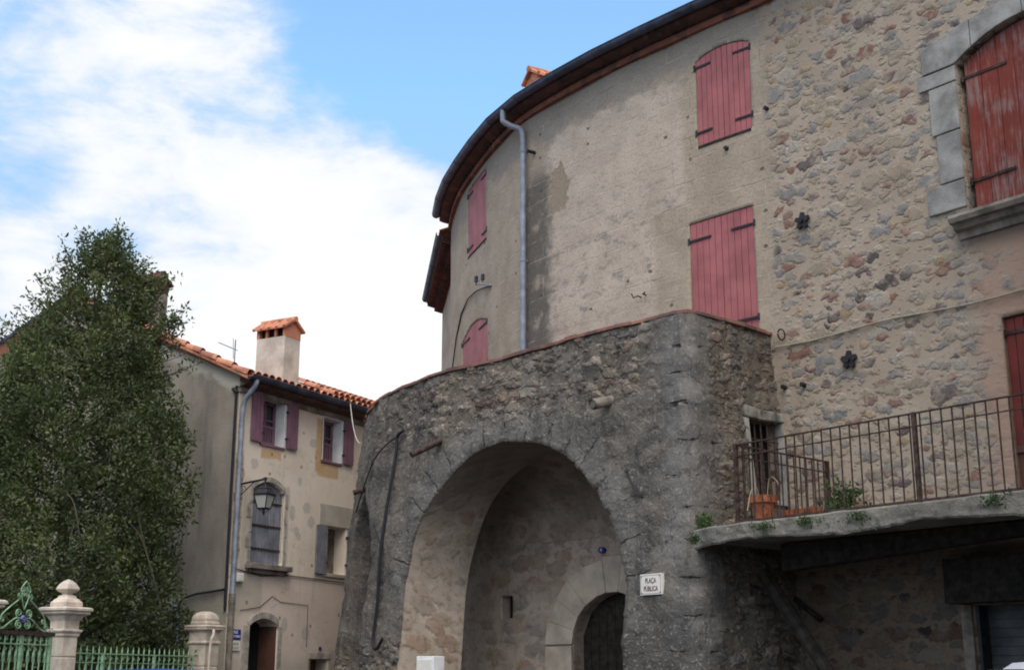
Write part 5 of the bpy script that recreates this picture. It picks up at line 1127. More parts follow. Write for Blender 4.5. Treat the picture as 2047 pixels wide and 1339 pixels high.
# upper windows
def upper(op, left=True):
    o = op; fr = MB()
    fr.fbox(fw, o['s1'] - 0.02, o['s1'] - 0.004, o['z0'], o['z1'] - .004, -0.25, 0.02); fr.fbox(fw, o['s0'] + 0.004, o['s0'] + 0.02, o['z0'], o['z1'] - .004, -0.25, 0.012); fr.fbox(fw, o['s0'] + 0.004, o['s1'] - 0.004, o['z1'] - 0.022, o['z1'] - 0.005, -0.25, 0.016)
    fr.fbox(fw, o['s0'] - 0.05, o['s1'] + 0.05, o['z1'] + 0.002, o['z1'] + 0.07, 0.0, 0.022); fr.fbox(fw, o['s1'] + 0.002, o['s1'] + 0.045, o['z0'], o['z1'], 0.0, 0.02)
    win = fr.build('window', M['white'], hs, bevel=0.004)
    m_ = MB(); m_.fbox(fw, o['s0'] + .02, o['s1'] - .02, o['z0'], o['z1'] - .02, -0.255, -0.235); m_.build('pane', M['pane'], win)
    m_ = MB()
    for a, b, c, d in ((o['s0'] + .02, o['s0'] + .075, o['z0'], o['z1'] - .03), ((o['s0'] + o['s1']) / 2 - .025, (o['s0'] + o['s1']) / 2 + .025, o['z0'], o['z1'] - .03), (o['s1'] - .075, o['s1'] - .02, o['z0'], o['z1'] - .03), (o['s0'] + .02, o['s1'] - .02, o['z1'] - .085, o['z1'] - .03), (o['s0'] + .02, o['s1'] - .02, o['z0'] + .5, o['z0'] + .53)): m_.fbox(fw, a, b, c, d, -0.234, -0.20)
    m_.build('sash', M['purple'], win)
    m_ = MB(); m_.fbox(fw, o['s0'] - 0.04, o['s1'] + 0.03, o['z0'] - 0.05, o['z0'] - 0.002, -0.05, 0.035); m_.build('sill', M['purple'], win, bevel=.005)
    m_ = MB(); m_.fbox(fw, o['s0'] + .004, o['s1'] - .2, o['z0'] + .33, o['z0'] + .375, -0.12, -0.075); m_.fbox(fw, o['s0'] + .004, o['s1'] - .2, o['z0'] + .03, o['z0'] + .055, -0.115, -0.08)
    x = o['s0'] + .03
    while x < o['s1'] - .22: m_.fbox(fw, x, x + .022, o['z0'] + .055, o['z0'] + .33, -0.108, -0.086); x += .068
    m_.build('guard_rail', M['purple'], win)
    sides = ((o['s0'] - 0.345, o['s0'] - 0.03), (o['s1'] + 0.05, o['s1'] + 0.38))
    for k, (a, b) in enumerate(sides):
        if k == 0 and not left: continue
        lf = shutter_leaf(hs, fw, a, b, o['z0'] + 0.0, lambda x: o['z1'] + 0.01, M['purple'], 0.11, 0.03, 0.062)
        for z in (o['z0'] + .18, o['z1'] - .2):
            m_ = MB(); m_.fbox(fw, b - 0.03 if k == 0 else a - 0.03, b + 0.03 if k == 0 else a + 0.03, z - .015, z + .015, 0.0, 0.068); m_.build('hinge', M['iron'], lf)
upper(H1, True); upper(H2, False)
# arched lower window, closed grey boards with rusty straps
sw = shutter_leaf(hs, fw, HL['s0'] + .005, HL['s1'] - .005, HL['z0'] + .005, lambda x: op_top(HL, x) - .004, M['greywood'], 0.095, -0.12, -0.075, gap=0.007)
for z in (3.78, 4.22, 4.66):
    mb = MB(); mb.fbox(fw, HL['s0'] + .06, HL['s1'] - .01, z - .016, z + .016, -0.073, -0.055, z0b=z - .016, z1b=z + .016); mb.build('strap', M['rust'], sw)
mb = MB(); N_ = 14
for k in range(N_):                                   # worn stone edging of the opening
    x0 = HL['s0'] + (HL['s1'] - HL['s0']) * k / N_; x1 = HL['s0'] + (HL['s1'] - HL['s0']) * (k + 1) / N_; mb.fbox(fw, x0, x1, op_top(HL, x0) + .002, op_top(HL, x0) + .10, 0.0, 0.018, z1b=op_top(HL, x1) + .10, z0b=op_top(HL, x1) + .002)
z = 3.5
for k in range(5):
    mb.fbox(fw, HL['s0'] - (.16 if k % 2 else .09), HL['s0'] - .002, z + .004, z + .27, 0.0, 0.016); mb.fbox(fw, HL['s1'] + .002, HL['s1'] + (.05 if k % 2 else .09), z + .004, z + .27, 0.0, 0.016); z += .275
mb.build('window_surround', M['surround'], hs, bevel=.006)
mb = MB(); mb.fbox(fw, 0.42, 1.66, 3.385, 3.485, -0.05, 0.15); mb.fbox(fw, 0.50, 1.58, 3.31, 3.383, -0.02, 0.07); mb.build('window_sill', M['sillstone'], hs, bevel=.012)
# open lower window with grey shutters folded back
mb = MB(); mb.fbox(fw, HO['s0'] - .26, HO['s1'] + .22, HO['z1'] + .003, HO['z1'] + .44, 0.0, 0.018); mb.build('lintel', M['lintel'], hs, bevel=.015)
mb = MB(); mb.fbox(fw, HO['s0'] - .10, HO['s1'] + .12, HO['z0'] - .075, HO['z0'] - .003, -0.05, 0.03); mb.build('window_sill', M['lintel'], hs, bevel=.008)
mb = MB(); mb.fbox(fw, HO['s0'] + .002, HO['s1'] - .002, HO['z0'] + .002, HO['z1'] - .002, -0.295, -0.28); mb.build('window_back', M['sillstone'], hs)
mb = MB(); mb.fbox(fw, HO['s0'] + .01, HO['s0'] + .30, HO['z0'] + .01, HO['z1'] - .01, -0.27, -0.25); mb.build('pane', M['pane'], hs)
for a, b in ((HO['s0'] - .37, HO['s0'] - .015), (HO['s1'] + .03, HO['s1'] + .36)):
    lf = shutter_leaf(hs, fw, a, b, HO['z0'] - .03, lambda x: HO['z1'] - .01, M['greywood'], 0.12, 0.022, 0.05, gap=.006)
    for z in (3.66, 4.22):
        mb = MB(); mb.fbox(fw, b - .02 if a < HO['s0'] else a - .03, b + .03 if a < HO['s0'] else a + .02, z - .015, z + .015, 0.0, 0.06); mb.build('hinge', M['rust'], lf)
# door
mb = MB(); mb.fbox(fw, HD['s0'] + .004, HD['s1'] - .004, 0.02, 2.52, -0.42, -0.40); dd_ = mb.build('door', M['dark'], hs)  # black panel in place of the dark interior behind the open leaf
mb = MB(); mb.fbox(fw, HD['s1'] - .06, HD['s1'] - .006, 0.02, 2.36, -0.41, -0.03); mb.build('door_leaf', M['brownwood'], dd_)
mb = MB(); N_ = 10
for k in range(N_):
    x0 = HD['s0'] + (HD['s1'] - HD['s0']) * k / N_; x1 = HD['s0'] + (HD['s1'] - HD['s0']) * (k + 1) / N_; mb.fbox(fw, x0, x1, op_top(HD, x0) + .002, op_top(HD, x0) + .13, 0.0, 0.024, z1b=op_top(HD, x1) + .13, z0b=op_top(HD, x1) + .002)
for sd in (0, 1):
    z = 0.0
    for hgt in (.5, .45, .5, .48, .43): mb.fbox(fw, HD['s0'] - .19 if sd == 0 else HD['s1'] + .002, HD['s0'] - .002 if sd == 0 else HD['s1'] + .11, z + .004, z + hgt - .002, 0.0, 0.022); z += hgt
mb.build('door_surround', M['surround'], hs, bevel=.008)
mb = MB(); mb.fbox(fw, HS['s0'], HS['s1'], HS['z0'], HS['z1'], -0.3, -0.28); mb.build('hatch', M['brownwood'], hs)
mb = MB(); mb.fbox(fw, HS['s0'] - .08, HS['s1'] + .1, HS['z1'] + .003, HS['z1'] + .13, 0.0, 0.016); mb.build('lintel', M['surround'], hs, bevel=.01)
# dark cable channel on the corner, gable gutter pipe
mb = MB(); mb.tube([gw(0.05, 6.75, 0.02), gw(0.045, 5.0, 0.02), gw(0.03, 2.6, 0.02)], 0.028, 7); mb.tube([gw(0.13, 6.7, 0.03), gw(0.02, 6.62, 0.02)], 0.04, 6)
tag(mb.build('corner_cable', M['cable']), 'thick black cable running down the corner of the plastered house beside its downpipe', 'cable')
mb = MB(); mb.tube([tuple(p) for p in catmull([gw(0.02, 2.98, 0.04), gw(0.35, 2.94, 0.05), gw(0.75, 2.90, 0.05), gw(1.05, 2.80, 0.05), gw(1.10, 2.6, 0.06), gw(1.05, 2.0, 0.06)], 4)], 0.022, 7)
tag(mb.build('wall_cable', M['cable']), 'black cable sagging along the foot of the grey gable wall behind the fence', 'cable')
mb = MB(); mb.tube([gw(1.30, 2.82, 0.22), gw(1.12, 2.68, 0.14), gw(1.06, 2.5, 0.12), gw(1.05, 0.0, 0.12)], 0.045, 9); tag(mb.build('drain_pipe', M['zinc']), 'grey drain pipe with an elbow low on the gable wall', 'pipe')
mb = MB(); mb.tube([fw(0.1, 3.36, 0.02), fw(0.9, 3.275, 0.02), fw(1.65, 3.33, 0.02), fw(2.6, 3.32, 0.02), fw(3.7, 3.30, 0.02), fw(6.0, 3.28, 0.02)], 0.010, 6)
tag(mb.build('facade_wire', M['cable']), 'thin dark wire running level across the cream facade below the lower windows', 'wire')
mb = MB(); mb.tube([fw(0.35, 2.62, 0.012), fw(0.9, 2.70, 0.012), fw(1.25, 2.92, 0.012), fw(1.5, 2.82, 0.012), fw(2.35, 2.80, 0.012), fw(2.36, 2.0, 0.012)], 0.005, 5); tag(mb.build('facade_wire', M['cable']), 'finer wire bending over the house door on the cream facade', 'wire')
mb = MB(); mb.fbox(fw, 0.15, 0.33, 3.12, 3.28, 0.0, 0.08); bxo = thing('junction_box', 'small white junction box below the arched window beside the downpipe', 'box', fw(0.24, 3.2, 0.04)); mb.build('case', M['white'], bxo, bevel=.01); mb = MB(); mb.fbox(fw, 0.17, 0.31, 3.14, 3.26, 0.081, 0.09); mb.build('lid', M['enamel'], bxo, bevel=.004)
sgn = thing('street_sign', 'dark blue enamel street sign with white lettering beside the house door', 'sign', fw(0.24, 2.2, 0.02))
mb = MB(); mb.fbox(fw, 0.095, 0.385, 2.10, 2.275, 0.003, 0.03); mb.build('plate', M['enamel_blue'], sgn, bevel=.003)
text_mesh('RUE', 0.075, 0.9, M['inkwhite'], 'lettering', sgn, fw, 0.24, 2.225, 0.032, 1); text_mesh("DE L'OLIU", 0.062, 0.85, M['inkwhite'], 'lettering', sgn, fw, 0.24, 2.15, 0.032, 1)
sgn = thing('street_sign', 'cream enamel street sign with faded lettering just below the blue one', 'sign', fw(0.24, 2.0, 0.02))
mb = MB(); mb.fbox(fw, 0.10, 0.385, 1.90, 2.075, 0.003, 0.03); mb.build('plate', M['enamel'], sgn, bevel=.003)
text_mesh('CARRER', 0.06, 0.85, M['inkgrey'], 'lettering', sgn, fw, 0.24, 2.02, 0.032, 1); text_mesh("DE L'OLIU", 0.055, 0.85, M['inkgrey'], 'lettering', sgn, fw, 0.24, 1.95, 0.032, 1)
mb = MB(); mb.fbox(fw, 2.765, 2.835, 1.95, 2.01, 0.003, 0.02); tag(mb.build('house_number', M['enamel_blue']), 'tiny blue number plate above the low hatch of the cream house', 'plaque')
# wall lantern
la = thing('wall_lantern', 'black four-sided street lantern with frosted panes hung from an iron wall bracket', 'street lamp', fw(0.06, 5.0, 0.1))
a0 = Vector(fw(0.14, 4.90, 0.0)); a1 = Vector(fw(0.14, 4.96, 0.62)); mb = MB(); mb.tube([a0, a1], 0.020, 8); mb.tube([Vector(fw(0.14, 4.66, 0.0)), a0 + (a1 - a0) * 0.62], 0.009, 6)
mb.tube([tuple(a0 + Vector((0.06 + r_ * math.cos(t), -0.03, -0.09 + r_ * math.sin(t)))) for t, r_ in ((q, 0.075 - 0.008 * q) for q in np.linspace(0, 7, 18))], 0.007, 5); mb.fbox(fw, 0.115, 0.165, 4.60, 5.02, 0.0, 0.02); mb.lathe([(0.01, -.03), (0.032, -.02), (0.035, .02), (0.01, .035)], a1, 10); mb.build('bracket', M['iron'], la)
LC = a1 + Vector((0, 0, -0.64)); rzl = math.atan2(FN[1], FN[0]) + 0.12; zt = lambda z: LC.z + z
mb = MB(); mb.tube([a1, a1 + Vector((0, 0, -.13))], 0.012, 6); mb.lathe([(0.03, .50), (0.05, .50), (0.045, .53), (0.02, .545)], LC, 12); mb.lathe([(0.148, .345), (0.152, .362), (0.088, .455), (0.096, .462), (0.065, .50), (0.02, .51)], LC, 4, True, rzl); lid = mb.build('lamp_roof', M['iron'], la)
mb = MB(); cn4 = lambda r_, z: [Vector((LC.x + r_ * math.sqrt(2) * math.cos(rzl + math.pi / 4 + k * math.pi / 2), LC.y + r_ * math.sqrt(2) * math.sin(rzl + math.pi / 4 + k * math.pi / 2), zt(z))) for k in range(4)]
T4, B4 = cn4(0.138, .345), cn4(0.085, .10)
for k in range(4): mb.tube([T4[k], B4[k]], 0.011, 6); mb.tube([T4[k], T4[(k + 1) % 4]], 0.012, 6); mb.tube([B4[k], B4[(k + 1) % 4]], 0.011, 6)
for k in range(4): mb.tube([B4[k], (B4[k] + Vector((LC.x, LC.y, zt(.02))) * 1.2) / 2.2, Vector((LC.x, LC.y, zt(.0)))], 0.007, 5)
mb.lathe([(0.008, -.03), (0.018, 0.0), (0.008, .09)], LC, 8); mb.build('cage', M['iron'], la)
T4, B4 = cn4(0.131, .342), cn4(0.080, .105)
for k in range(4):
    mb = MB(); mb.add([B4[k], B4[(k + 1) % 4], T4[(k + 1) % 4], T4[k]] + [p * 1.0 + (Vector((LC.x, LC.y, p.z)) - p) * .04 for p in (B4[k], B4[(k + 1) % 4], T4[(k + 1) % 4], T4[k])], [(0, 1, 2, 3), (7, 6, 5, 4), (0, 4, 5, 1), (1, 5, 6, 2), (2, 6, 7, 3), (3, 7, 4, 0)]); mb.build('pane', M['opal'], la)
# white overhead cable between house and arcade
a = Vector(fw(2.83, EZ + 0.02, 0.52)); b = Vector(bas_w(8.1, 5.66, 0.02)); pts = []
for i in range(21):
    t = i / 20; p = a.lerp(b, t); sag = 0.52 * (4 * t * (1 - t)) * (1 - .35 * (t - .5)); pts.append(p - Vector((0, 0, sag)))
mb = MB(); mb.tube(pts, 0.009, 6); tag(mb.build('overhead_cable', M['palecable']), 'pale cable sagging between the house gutter and the arcade', 'cable')
# aerial
an = thing('tv_aerial', 'small television aerial on the roof left of the plastered chimney', 'aerial', rw(0.9, 3.2, 0.1))
q0 = Vector(rw(0.90, 0.95, 0.0)); top = q0 + Vector((0, 0, 0.72)); mb = MB(); mb.tube([q0, top], 0.014, 6); mb.build('mast', M['zinc'], an)
mb = MB(); e0 = top + Vector((0.05, 0, -0.22)); e1 = top + Vector((-0.36, 0.1, -0.03)); mb.tube([e0, e1], 0.009, 5)
for k in range(9):
    p = e0.lerp(e1, .22 + .78 * k / 8); dv = Vector((0.02, -.09, -.045)) * (1 - .05 * k); mb.tube([p - dv, p + dv], 0.005, 4)
p = e0.lerp(e1, 0.2); mb.tube([p + Vector((0, 0, -.2)), p + Vector((-.02, 0, .22))], 0.007, 4); mb.build('antenna_boom', M['zinc'], an)

# neighbouring roof behind
nb = thing('neighbour_house', 'tiled neighbouring house rising a little above the cream house roof at its right end', 'building', fw(6.0, 0, -2))
def nw(s, z, off=0.0): return fw(s, z - 0.30, off - 0.9)
mb = MB(); mb.fbox(nw, 3.9, 9.5, 0, 7.62, -1.0, -0.02); mb.build('wall', M['chimney'], nb)
mb = MB(); s = 3.75
mb.sweep([[nw(q, 7.62 + (0.25 - o) * .42, o) for o in (0.25, -1.05)] for q in (3.7, 9.5)])
while s < 9.5:
    for k in range(3):
        o0, o1 = 0.30 - .4 * k, 0.30 - .4 * (k + 1) - .04
        mb.sweep([[nw(s + .1 - rr * math.cos(t), 7.64 + (0.25 - o) * .42 + uu + rr * .95 * math.sin(t), o) for t in np.linspace(0, math.pi, 7)] for o, rr, uu in ((o0, .1, .03), (o1, .084, 0))])
    s += .205
mb.build('roof', M['tile'], nb)
mb = MB(); mb.fbox(nw, 3.55, 4.4, 7.3, 7.86, -1.4, -0.5); mb.fbox(nw, 3.5, 4.45, 7.862, 7.92, -1.45, -0.45); mb.build('dormer', M['chimney'], nb)

# ================================================================== GARDEN FENCE, GATE, PILLARS
GA = R(13.3); FE = np.array([math.sin(GA), math.cos(GA)]); FP = np.array([-6.235, 18.6]); FO = np.array([FE[1], -FE[0]])
def ew(t, z, off=0.0): return (FP[0] + FE[0] * t + FO[0] * off, FP[1] + FE[1] * t + FO[1] * off, z)
PR = -R(28)
def pillar(t, sc_, lab, finial=True, off=0.0):
    c = ew(t, 0, off); p = thing('gate_pillar', lab, 'pillar', c, 'stone pillars of the garden fence'); k = sc_
    mb = MB(); h = .130 * k
    mb.lathe([(h + .03, 0), (h + .03, .35), (h, .38), (h, 1.70 * k), (h - .012, 1.705 * k), (h - .012, 1.72 * k), (h, 1.725 * k), (h, 1.98 * k), (h + .02, 2.0 * k), (h + .02, 2.03 * k), (h + .045, 2.06 * k), (h + .045, 2.08 * k), (h + .005, 2.09 * k), (h + .01, 2.20 * k), (h + .05, 2.27 * k), (h + .07, 2.28 * k)], c, 4, True, PR); mb.build('shaft', M['creamstone'], p, bevel=.006)
    mb = MB(); mb.lathe([(h + .07, 2.281 * k), (h + .105, 2.30 * k), (h + .105, 2.325 * k), (h + .13, 2.34 * k), (h + .13, 2.375 * k), (h + .10, 2.39 * k), (.05, 2.40 * k)], c, 4, True, PR); mb.build('cap', M['creamstone'], p, bevel=.006)
    mb = MB(); prof = [(.155, 2.395), (.155, 2.46), (.135, 2.475), (.12, 2.50), (.095, 2.515), (.085, 2.545), (.05, 2.56)]
    if finial: prof += [(.052, 2.58), (.088, 2.60), (.118, 2.635), (.112, 2.655), (.085, 2.71), (.045, 2.755), (.01, 2.775)]
    mb.lathe([(r_ * k, z * k) for r_, z in prof], c, 4, True, PR); mb.build('finial', M['creamstone'], p, bevel=.008)
    return p
pillar(0.0, 1.0, 'pale stone gate pillar with a pointed finial, right of the green gate')
pillar(-2.02, 1.0, 'pale stone gate pillar at the left edge, only its cap end in view')
c = ew(4.32, 0, 0.0)
p2 = thing('gate_pillar', 'pale stone pillar with rounded cap where the fence meets the cream house', 'pillar', c, 'stone pillars of the garden fence')
mb = MB(); h = .175; mb.lathe([(h + .03, 0), (h + .03, .35), (h, .38), (h, 1.6), (h - .01, 1.605), (h - .01, 1.62), (h, 1.625), (h, 1.97), (h + .025, 1.99), (h + .025, 2.02), (h + .005, 2.03), (h + .005, 2.17), (h + .03, 2.2)], c, 4, True, PR); mb.build('shaft', M['creamstone'], p2, bevel=.006)
mb = MB(); mb.lathe([(h + .03, 2.201), (h + .065, 2.22), (h + .065, 2.25), (h + .075, 2.26), (h + .075, 2.285), (h + .02, 2.30), (.12, 2.302)], c, 4, True, PR); mb.build('cap', M['creamstone'], p2, bevel=.006)
mb = MB(); mb.lathe([(.175, 2.30), (.178, 2.33), (.165, 2.36), (.168, 2.40), (.15, 2.46), (.11, 2.50), (.05, 2.525)], c, 4, True, PR); mb.build('finial', M['creamstone'], p2, bevel=.012)
mb = MB(); mb.tube([tuple(q) for q in catmull([ew(4.12, 2.22, .26), ew(4.10, 2.12, .27), ew(4.06, 2.02, .25), ew(4.05, 1.6, .24)], 4)] + [ew(4.05, 0, .24)], 0.024, 8); tag(mb.build('cream_pipe', M['creamstone']), 'thin cream painted pipe bent down the front of the far fence pillar', 'pipe')
def scroll(mb, fn, c, r0, turns, start, sgn=1, r=0.007):
    n_ = int(18 * turns); pts = []
    for i in range(n_ + 1):
        t = i / n_; a = start + sgn * turns * 2 * math.pi * t; rr = r0 * (1 - .82 * t); pts.append(fn(c[0] + rr * math.cos(a), c[1] + rr * math.sin(a), 0))
    mb.tube(pts, r, 5)
# fence
fe = thing('iron_fence', 'green wrought iron fence of spear bars between two stone pillars', 'fence', ew(2.1, 0))
mb = MB(); mb.fbox(ew, .24, 4.10, 1.765, 1.785, -.014, .014); mb.fbox(ew, .24, 4.10, 1.64, 1.652, -.008, .008); mb.fbox(ew, .24, 4.10, .25, .28, -.014, .014); rail = mb.build('rail', M['green'], fe)
proto = None; t = .30; k = 0
while t < 4.08:
    if proto is None:
        mb = MB(); mb.tube([ew(t, .1), ew(t, 1.81)], .0085, 6); mb.lathe([(.0085, 0), (.012, .02), (.001, .09)], ew(t, 1.80), 6)
        scroll(mb, lambda s, z, o: ew(s, z, o), (t + .028, 1.708), .026, 1.2, math.pi, -1, .005); proto = mb.build('bar', M['green'], fe); t0 = t
        ml = MB()
        for sd in (-1, 1): ml.tube([ew(t, 1.64), ew(t + sd * .014, 1.60), ew(t + sd * .045, 1.49)], [.010, .012, .003], 5)
        leafp = ml.build('spear_leaf', M['green'], proto)
    else:
        d = Vector((FE[0] * (t - t0), FE[1] * (t - t0), 0)); cpy = copy_to(proto, fe, d)
        if k % 2 == 0:
            lc = leafp.copy(); COL.objects.link(lc); lc.parent = cpy; lc.matrix_parent_inverse = leafp.matrix_parent_inverse.copy()
    t += .165; k += 1
for t in (1.08, 2.62):
    mb = MB(); mb.fbox(ew, t - .02, t + .02, 0, 1.78, -.02, .02); mb.build('post', M['green'], fe)
# gate
ga = thing('iron_gate', 'green wrought iron garden gate with a scrollwork crest', 'gate', ew(-.95, 0))
mb = MB(); gc = -1.0
for a, b, c_, d in ((-1.75, -1.71, .05, 2.02), (-.34, -.30, .05, 2.02), (gc - .015, gc + .015, .05, 1.98)): mb.fbox(ew, a, b, c_, d, -.018, .018)
mb.fbox(ew, -1.75, -.30, 1.86, 1.88, -.014, .014); mb.fbox(ew, -1.75, -.30, .08, .12, -.014, .014); fr_ = mb.build('frame', M['green'], ga)
mb = MB(); mb.fbox(ew, -1.76, -.26, 1.985, 2.035, -.03, .03); mb.build('top_rail', M['rust'], ga)
proto = None; t = -1.63
while t < -.36:
    if abs(t - gc) > .03:
        if proto is None:
            mb = MB(); mb.tube([ew(t, .1), ew(t, 1.98)], .009, 6); scroll(mb, lambda s, z, o: ew(s, z, o), (t + .03, 1.93), .03, 1.2, math.pi, -1, .005); scroll(mb, lambda s, z, o: ew(s, z, o), (t + .03, 1.81), .028, 1.2, math.pi, 1, .005)
            for sd in (-1, 1): mb.tube([ew(t, 1.80), ew(t + sd * .012, 1.74), ew(t + sd * .035, 1.64)], [.010, .012, .003], 5)
            proto = mb.build('bar', M['green'], ga); t0 = t
        else: copy_to(proto, ga, (FE[0] * (t - t0), FE[1] * (t - t0), 0))
    t += .135
mb = MB(); W_ = lambda s, z, o=0: ew(gc + s * 1.3, 2.04 + z, o)
for sd in (-1, 1):
    mb.tube([tuple(q) for q in catmull([W_(0, .27), W_(sd * .05, .40), W_(sd * .065, .50), W_(sd * .02, .52)], 5)], .009, 5)
    mb.tube([tuple(q) for q in catmull([W_(0, .52), W_(sd * .075, .50), W_(sd * .07, .56), W_(0, .645)], 5)], .009, 5)
    scroll(mb, W_, (sd * .035, .47), .033, 1.4, math.pi / 2, sd, .007); scroll(mb, W_, (sd * .03, .545), .025, 1.3, math.pi / 2, sd, .006); scroll(mb, W_, (sd * .10, .44), .036, 1.4, math.pi / 2, -sd, .008)
    mb.tube([tuple(q) for q in catmull([W_(sd * .10, .40), W_(sd * .24, .30), W_(sd * .36, .20), W_(sd * .40, .12)], 5)], .010, 5)
    scroll(mb, W_, (sd * .36, .135), .04, 1.4, 0 if sd > 0 else math.pi, -sd, .008); scroll(mb, W_, (sd * .43, .06), .045, 1.4, math.pi / 2, sd, .008); scroll(mb, W_, (sd * .52, .035), .038, 1.3, math.pi, sd, .007)
    mb.tube([tuple(q) for q in catmull([W_(0, .15), W_(sd * .12, .16), W_(sd * .24, .09), W_(sd * .34, .02), W_(sd * .44, 0.01)], 5)], .010, 5)
    scroll(mb, W_, (sd * .085, .225), .06, 1.6, -math.pi / 2, sd, .009); scroll(mb, W_, (sd * .075, .075), .06, 1.6, math.pi / 2, -sd, .009)
cre = mb.build('crest', M['green'], ga)
mb = MB(); mb.hexa([W_(x, .15 + z, o) for o in (-.02, .02) for x, z in ((-.05, 0), (0, -.05), (.05, 0), (0, .05))]); mb.build('rosette', simple('mauve_paint', (.17, .15, .33), .6, .1), cre)

# ================================================================== TREE AND HEDGE
tr = thing('evergreen_tree', 'dense dark evergreen tree rising in front of the grey gable', 'tree', (-7.25, 22.3, 0))
TX, TY = -7.55, 22.15
prof = [(0.9, 1.45), (1.6, 1.85), (2.6, 2.05), (4.4, 2.15), (5.6, 2.08), (6.4, 1.82), (7.0, 1.42), (7.6, 1.02), (8.1, 0.76), (8.4, 0.55), (8.75, 0.28), (9.1, 0.05)]
pz = np.array([p[0] for p in prof]); pr = np.array([p[1] for p in prof])
dense = [(-6.75 + rng.normal(0, .16), 22.1 + rng.normal(0, .15), 7.95 + rng.normal(0, .28)) for _ in range(55)]
def crown(nc, zlo, zhi, inner, lst):
    k = 0
    while k < nc:
        z = rng.uniform(zlo, zhi); rmax = np.interp(z, pz, pr); th = rng.uniform(0, 2 * math.pi)
        lump = 0.86 + 0.24 * mnoise.noise(Vector((math.cos(th) * 1.6, math.sin(th) * 1.6, z * 0.9))) + 0.10 * mnoise.noise(Vector((math.cos(th) * 5, math.sin(th) * 5, z * 3)))
        if rng.random() > rmax / 2.2: continue
        r_ = rmax * lump * (inner + (1 - inner) * rng.random() ** 0.45); cx = TX + 0.28 * max(0, z - 4.5) / 4.5
        lst.append((cx + r_ * math.cos(th), TY + r_ * math.sin(th), z)); k += 1
crown(3350, 1.0, 7.0, 0.35, dense); crown(130, 6.9, 7.5, 0.3, dense); crown(115, 7.3, 9.05, 0.25, dense)
leaf_mesh('crown', M['leaf'], tr, dense, 0.15, 28, 0.078, 0.48, seed=5)
spr = MB(); tips = []                                 # loose top and side shoots, each with its own twig
for k in range(150):
    z = rng.uniform(6.7, 8.95); th = rng.uniform(0, 2 * math.pi); rmax = np.interp(z, pz, pr); r0_ = rmax * 0.5; r1_ = rmax * rng.uniform(0.95, 1.22) + 0.05
    a = Vector((TX + .28 + r0_ * math.cos(th), TY + r0_ * math.sin(th), z - .25)); b = Vector((TX + .24 + r1_ * math.cos(th), TY + r1_ * math.sin(th), z + rng.uniform(.1, .45)))
    if z < 7.3 and abs(math.cos(th)) < .5: continue
    mdl = a.lerp(b, .55) - Vector((0, 0, .05)); spr.tube([a, mdl, b], [.012, .009, .004], 4)
    for t in np.linspace(.25, 1, 6): tips.append(tuple(a.lerp(b, t) + Vector(rng.normal(0, .03, 3))))
for (x, y, z, dx, dz) in ((-8.25, 22.3, 7.1, -.75, .55), (-8.1, 22.4, 7.3, -.55, .62), (-8.4, 22.2, 6.9, -.85, .42), (-8.6, 22.3, 6.7, -.7, .2), (-6.5, 22.3, 7.3, .45, .35), (-6.45, 22.3, 7.0, .55, .45), (-6.6, 22.2, 7.7, .3, .45), (-7.32, 22.3, 8.7, -.05, .50), (-7.3, 22.3, 8.3, .3, .5), (-7.5, 22.3, 8.2, -.35, .45)):
    for q in range(3):
        a = Vector((x + .1 * q, y, z + .05 * q)); b = a + Vector((dx + rng.normal(0, .1), rng.normal(0, .2), dz + rng.normal(0, .1))); spr.tube([a, a.lerp(b, .5) + Vector((0, 0, -.04)), b], [.012, .008, .004], 4)
        for t in np.linspace(.15, 1, 8): tips.append(tuple(a.lerp(b, t) + Vector(rng.normal(0, .035, 3))))
leaf_mesh('shoot_foliage', M['leaf'], tr, tips, 0.075, 9, 0.085, 0.40, seed=6)
trk = MB(); tp = [(TX, TY, 0), (TX + .05, TY, 2), (TX - .04, TY + .05, 4.5), (TX + .16, TY, 7), (TX + .27, TY, 8.8)]
trk.tube([tuple(q) for q in catmull(tp, 5)], [0.20 - 0.19 * i / 20 for i in range(21)], 9)
tk = trk.build('trunk', M['bark'], tr, smooth=True); attach(spr.build('twigs', M['bark'], tr), tr)
for k in range(30):
    lm = MB()
    z = rng.uniform(1.6, 7.8); th = rng.uniform(0, 2 * math.pi); rmax = np.interp(z + .4, pz, pr) * .82; a = Vector((TX + .02 + max(0, z - 4.5) * .05, TY, z - .3)); b = Vector((TX + rmax * math.cos(th), TY + rmax * math.sin(th), z + rng.uniform(-.1, .6)))
    c_ = a.lerp(b, .5) + Vector((0, 0, rng.uniform(-.05, .2))); lm.tube([tuple(q) for q in catmull([a, c_, b], 4)], [.05 - .042 * i / 8 for i in range(9)], 5); lm.build('limb', M['bark'], tr)
for k in range(7):
    lm = MB()                                         # pale bare whips hanging over the leaves
    th = rng.uniform(math.pi * 1.15, math.pi * 1.9); z = rng.uniform(3.2, 6.2); rr = np.interp(z, pz, pr) * .98; a = Vector((TX + rr * .8 * math.cos(th), TY + rr * .8 * math.sin(th), z + .4)); rr2 = np.interp(z - 1, pz, pr) * 1.0
    b = Vector((TX + rr2 * math.cos(th + .15), TY + rr2 * math.sin(th + .15), z - rng.uniform(.5, 1.3))); c_ = a.lerp(b, .4) + Vector((rng.normal(0, .1), -.15, .1)); lm.tube([tuple(q) for q in catmull([a, c_, b], 4)], .009, 4); lm.build('shoot', M['bark'], tr)

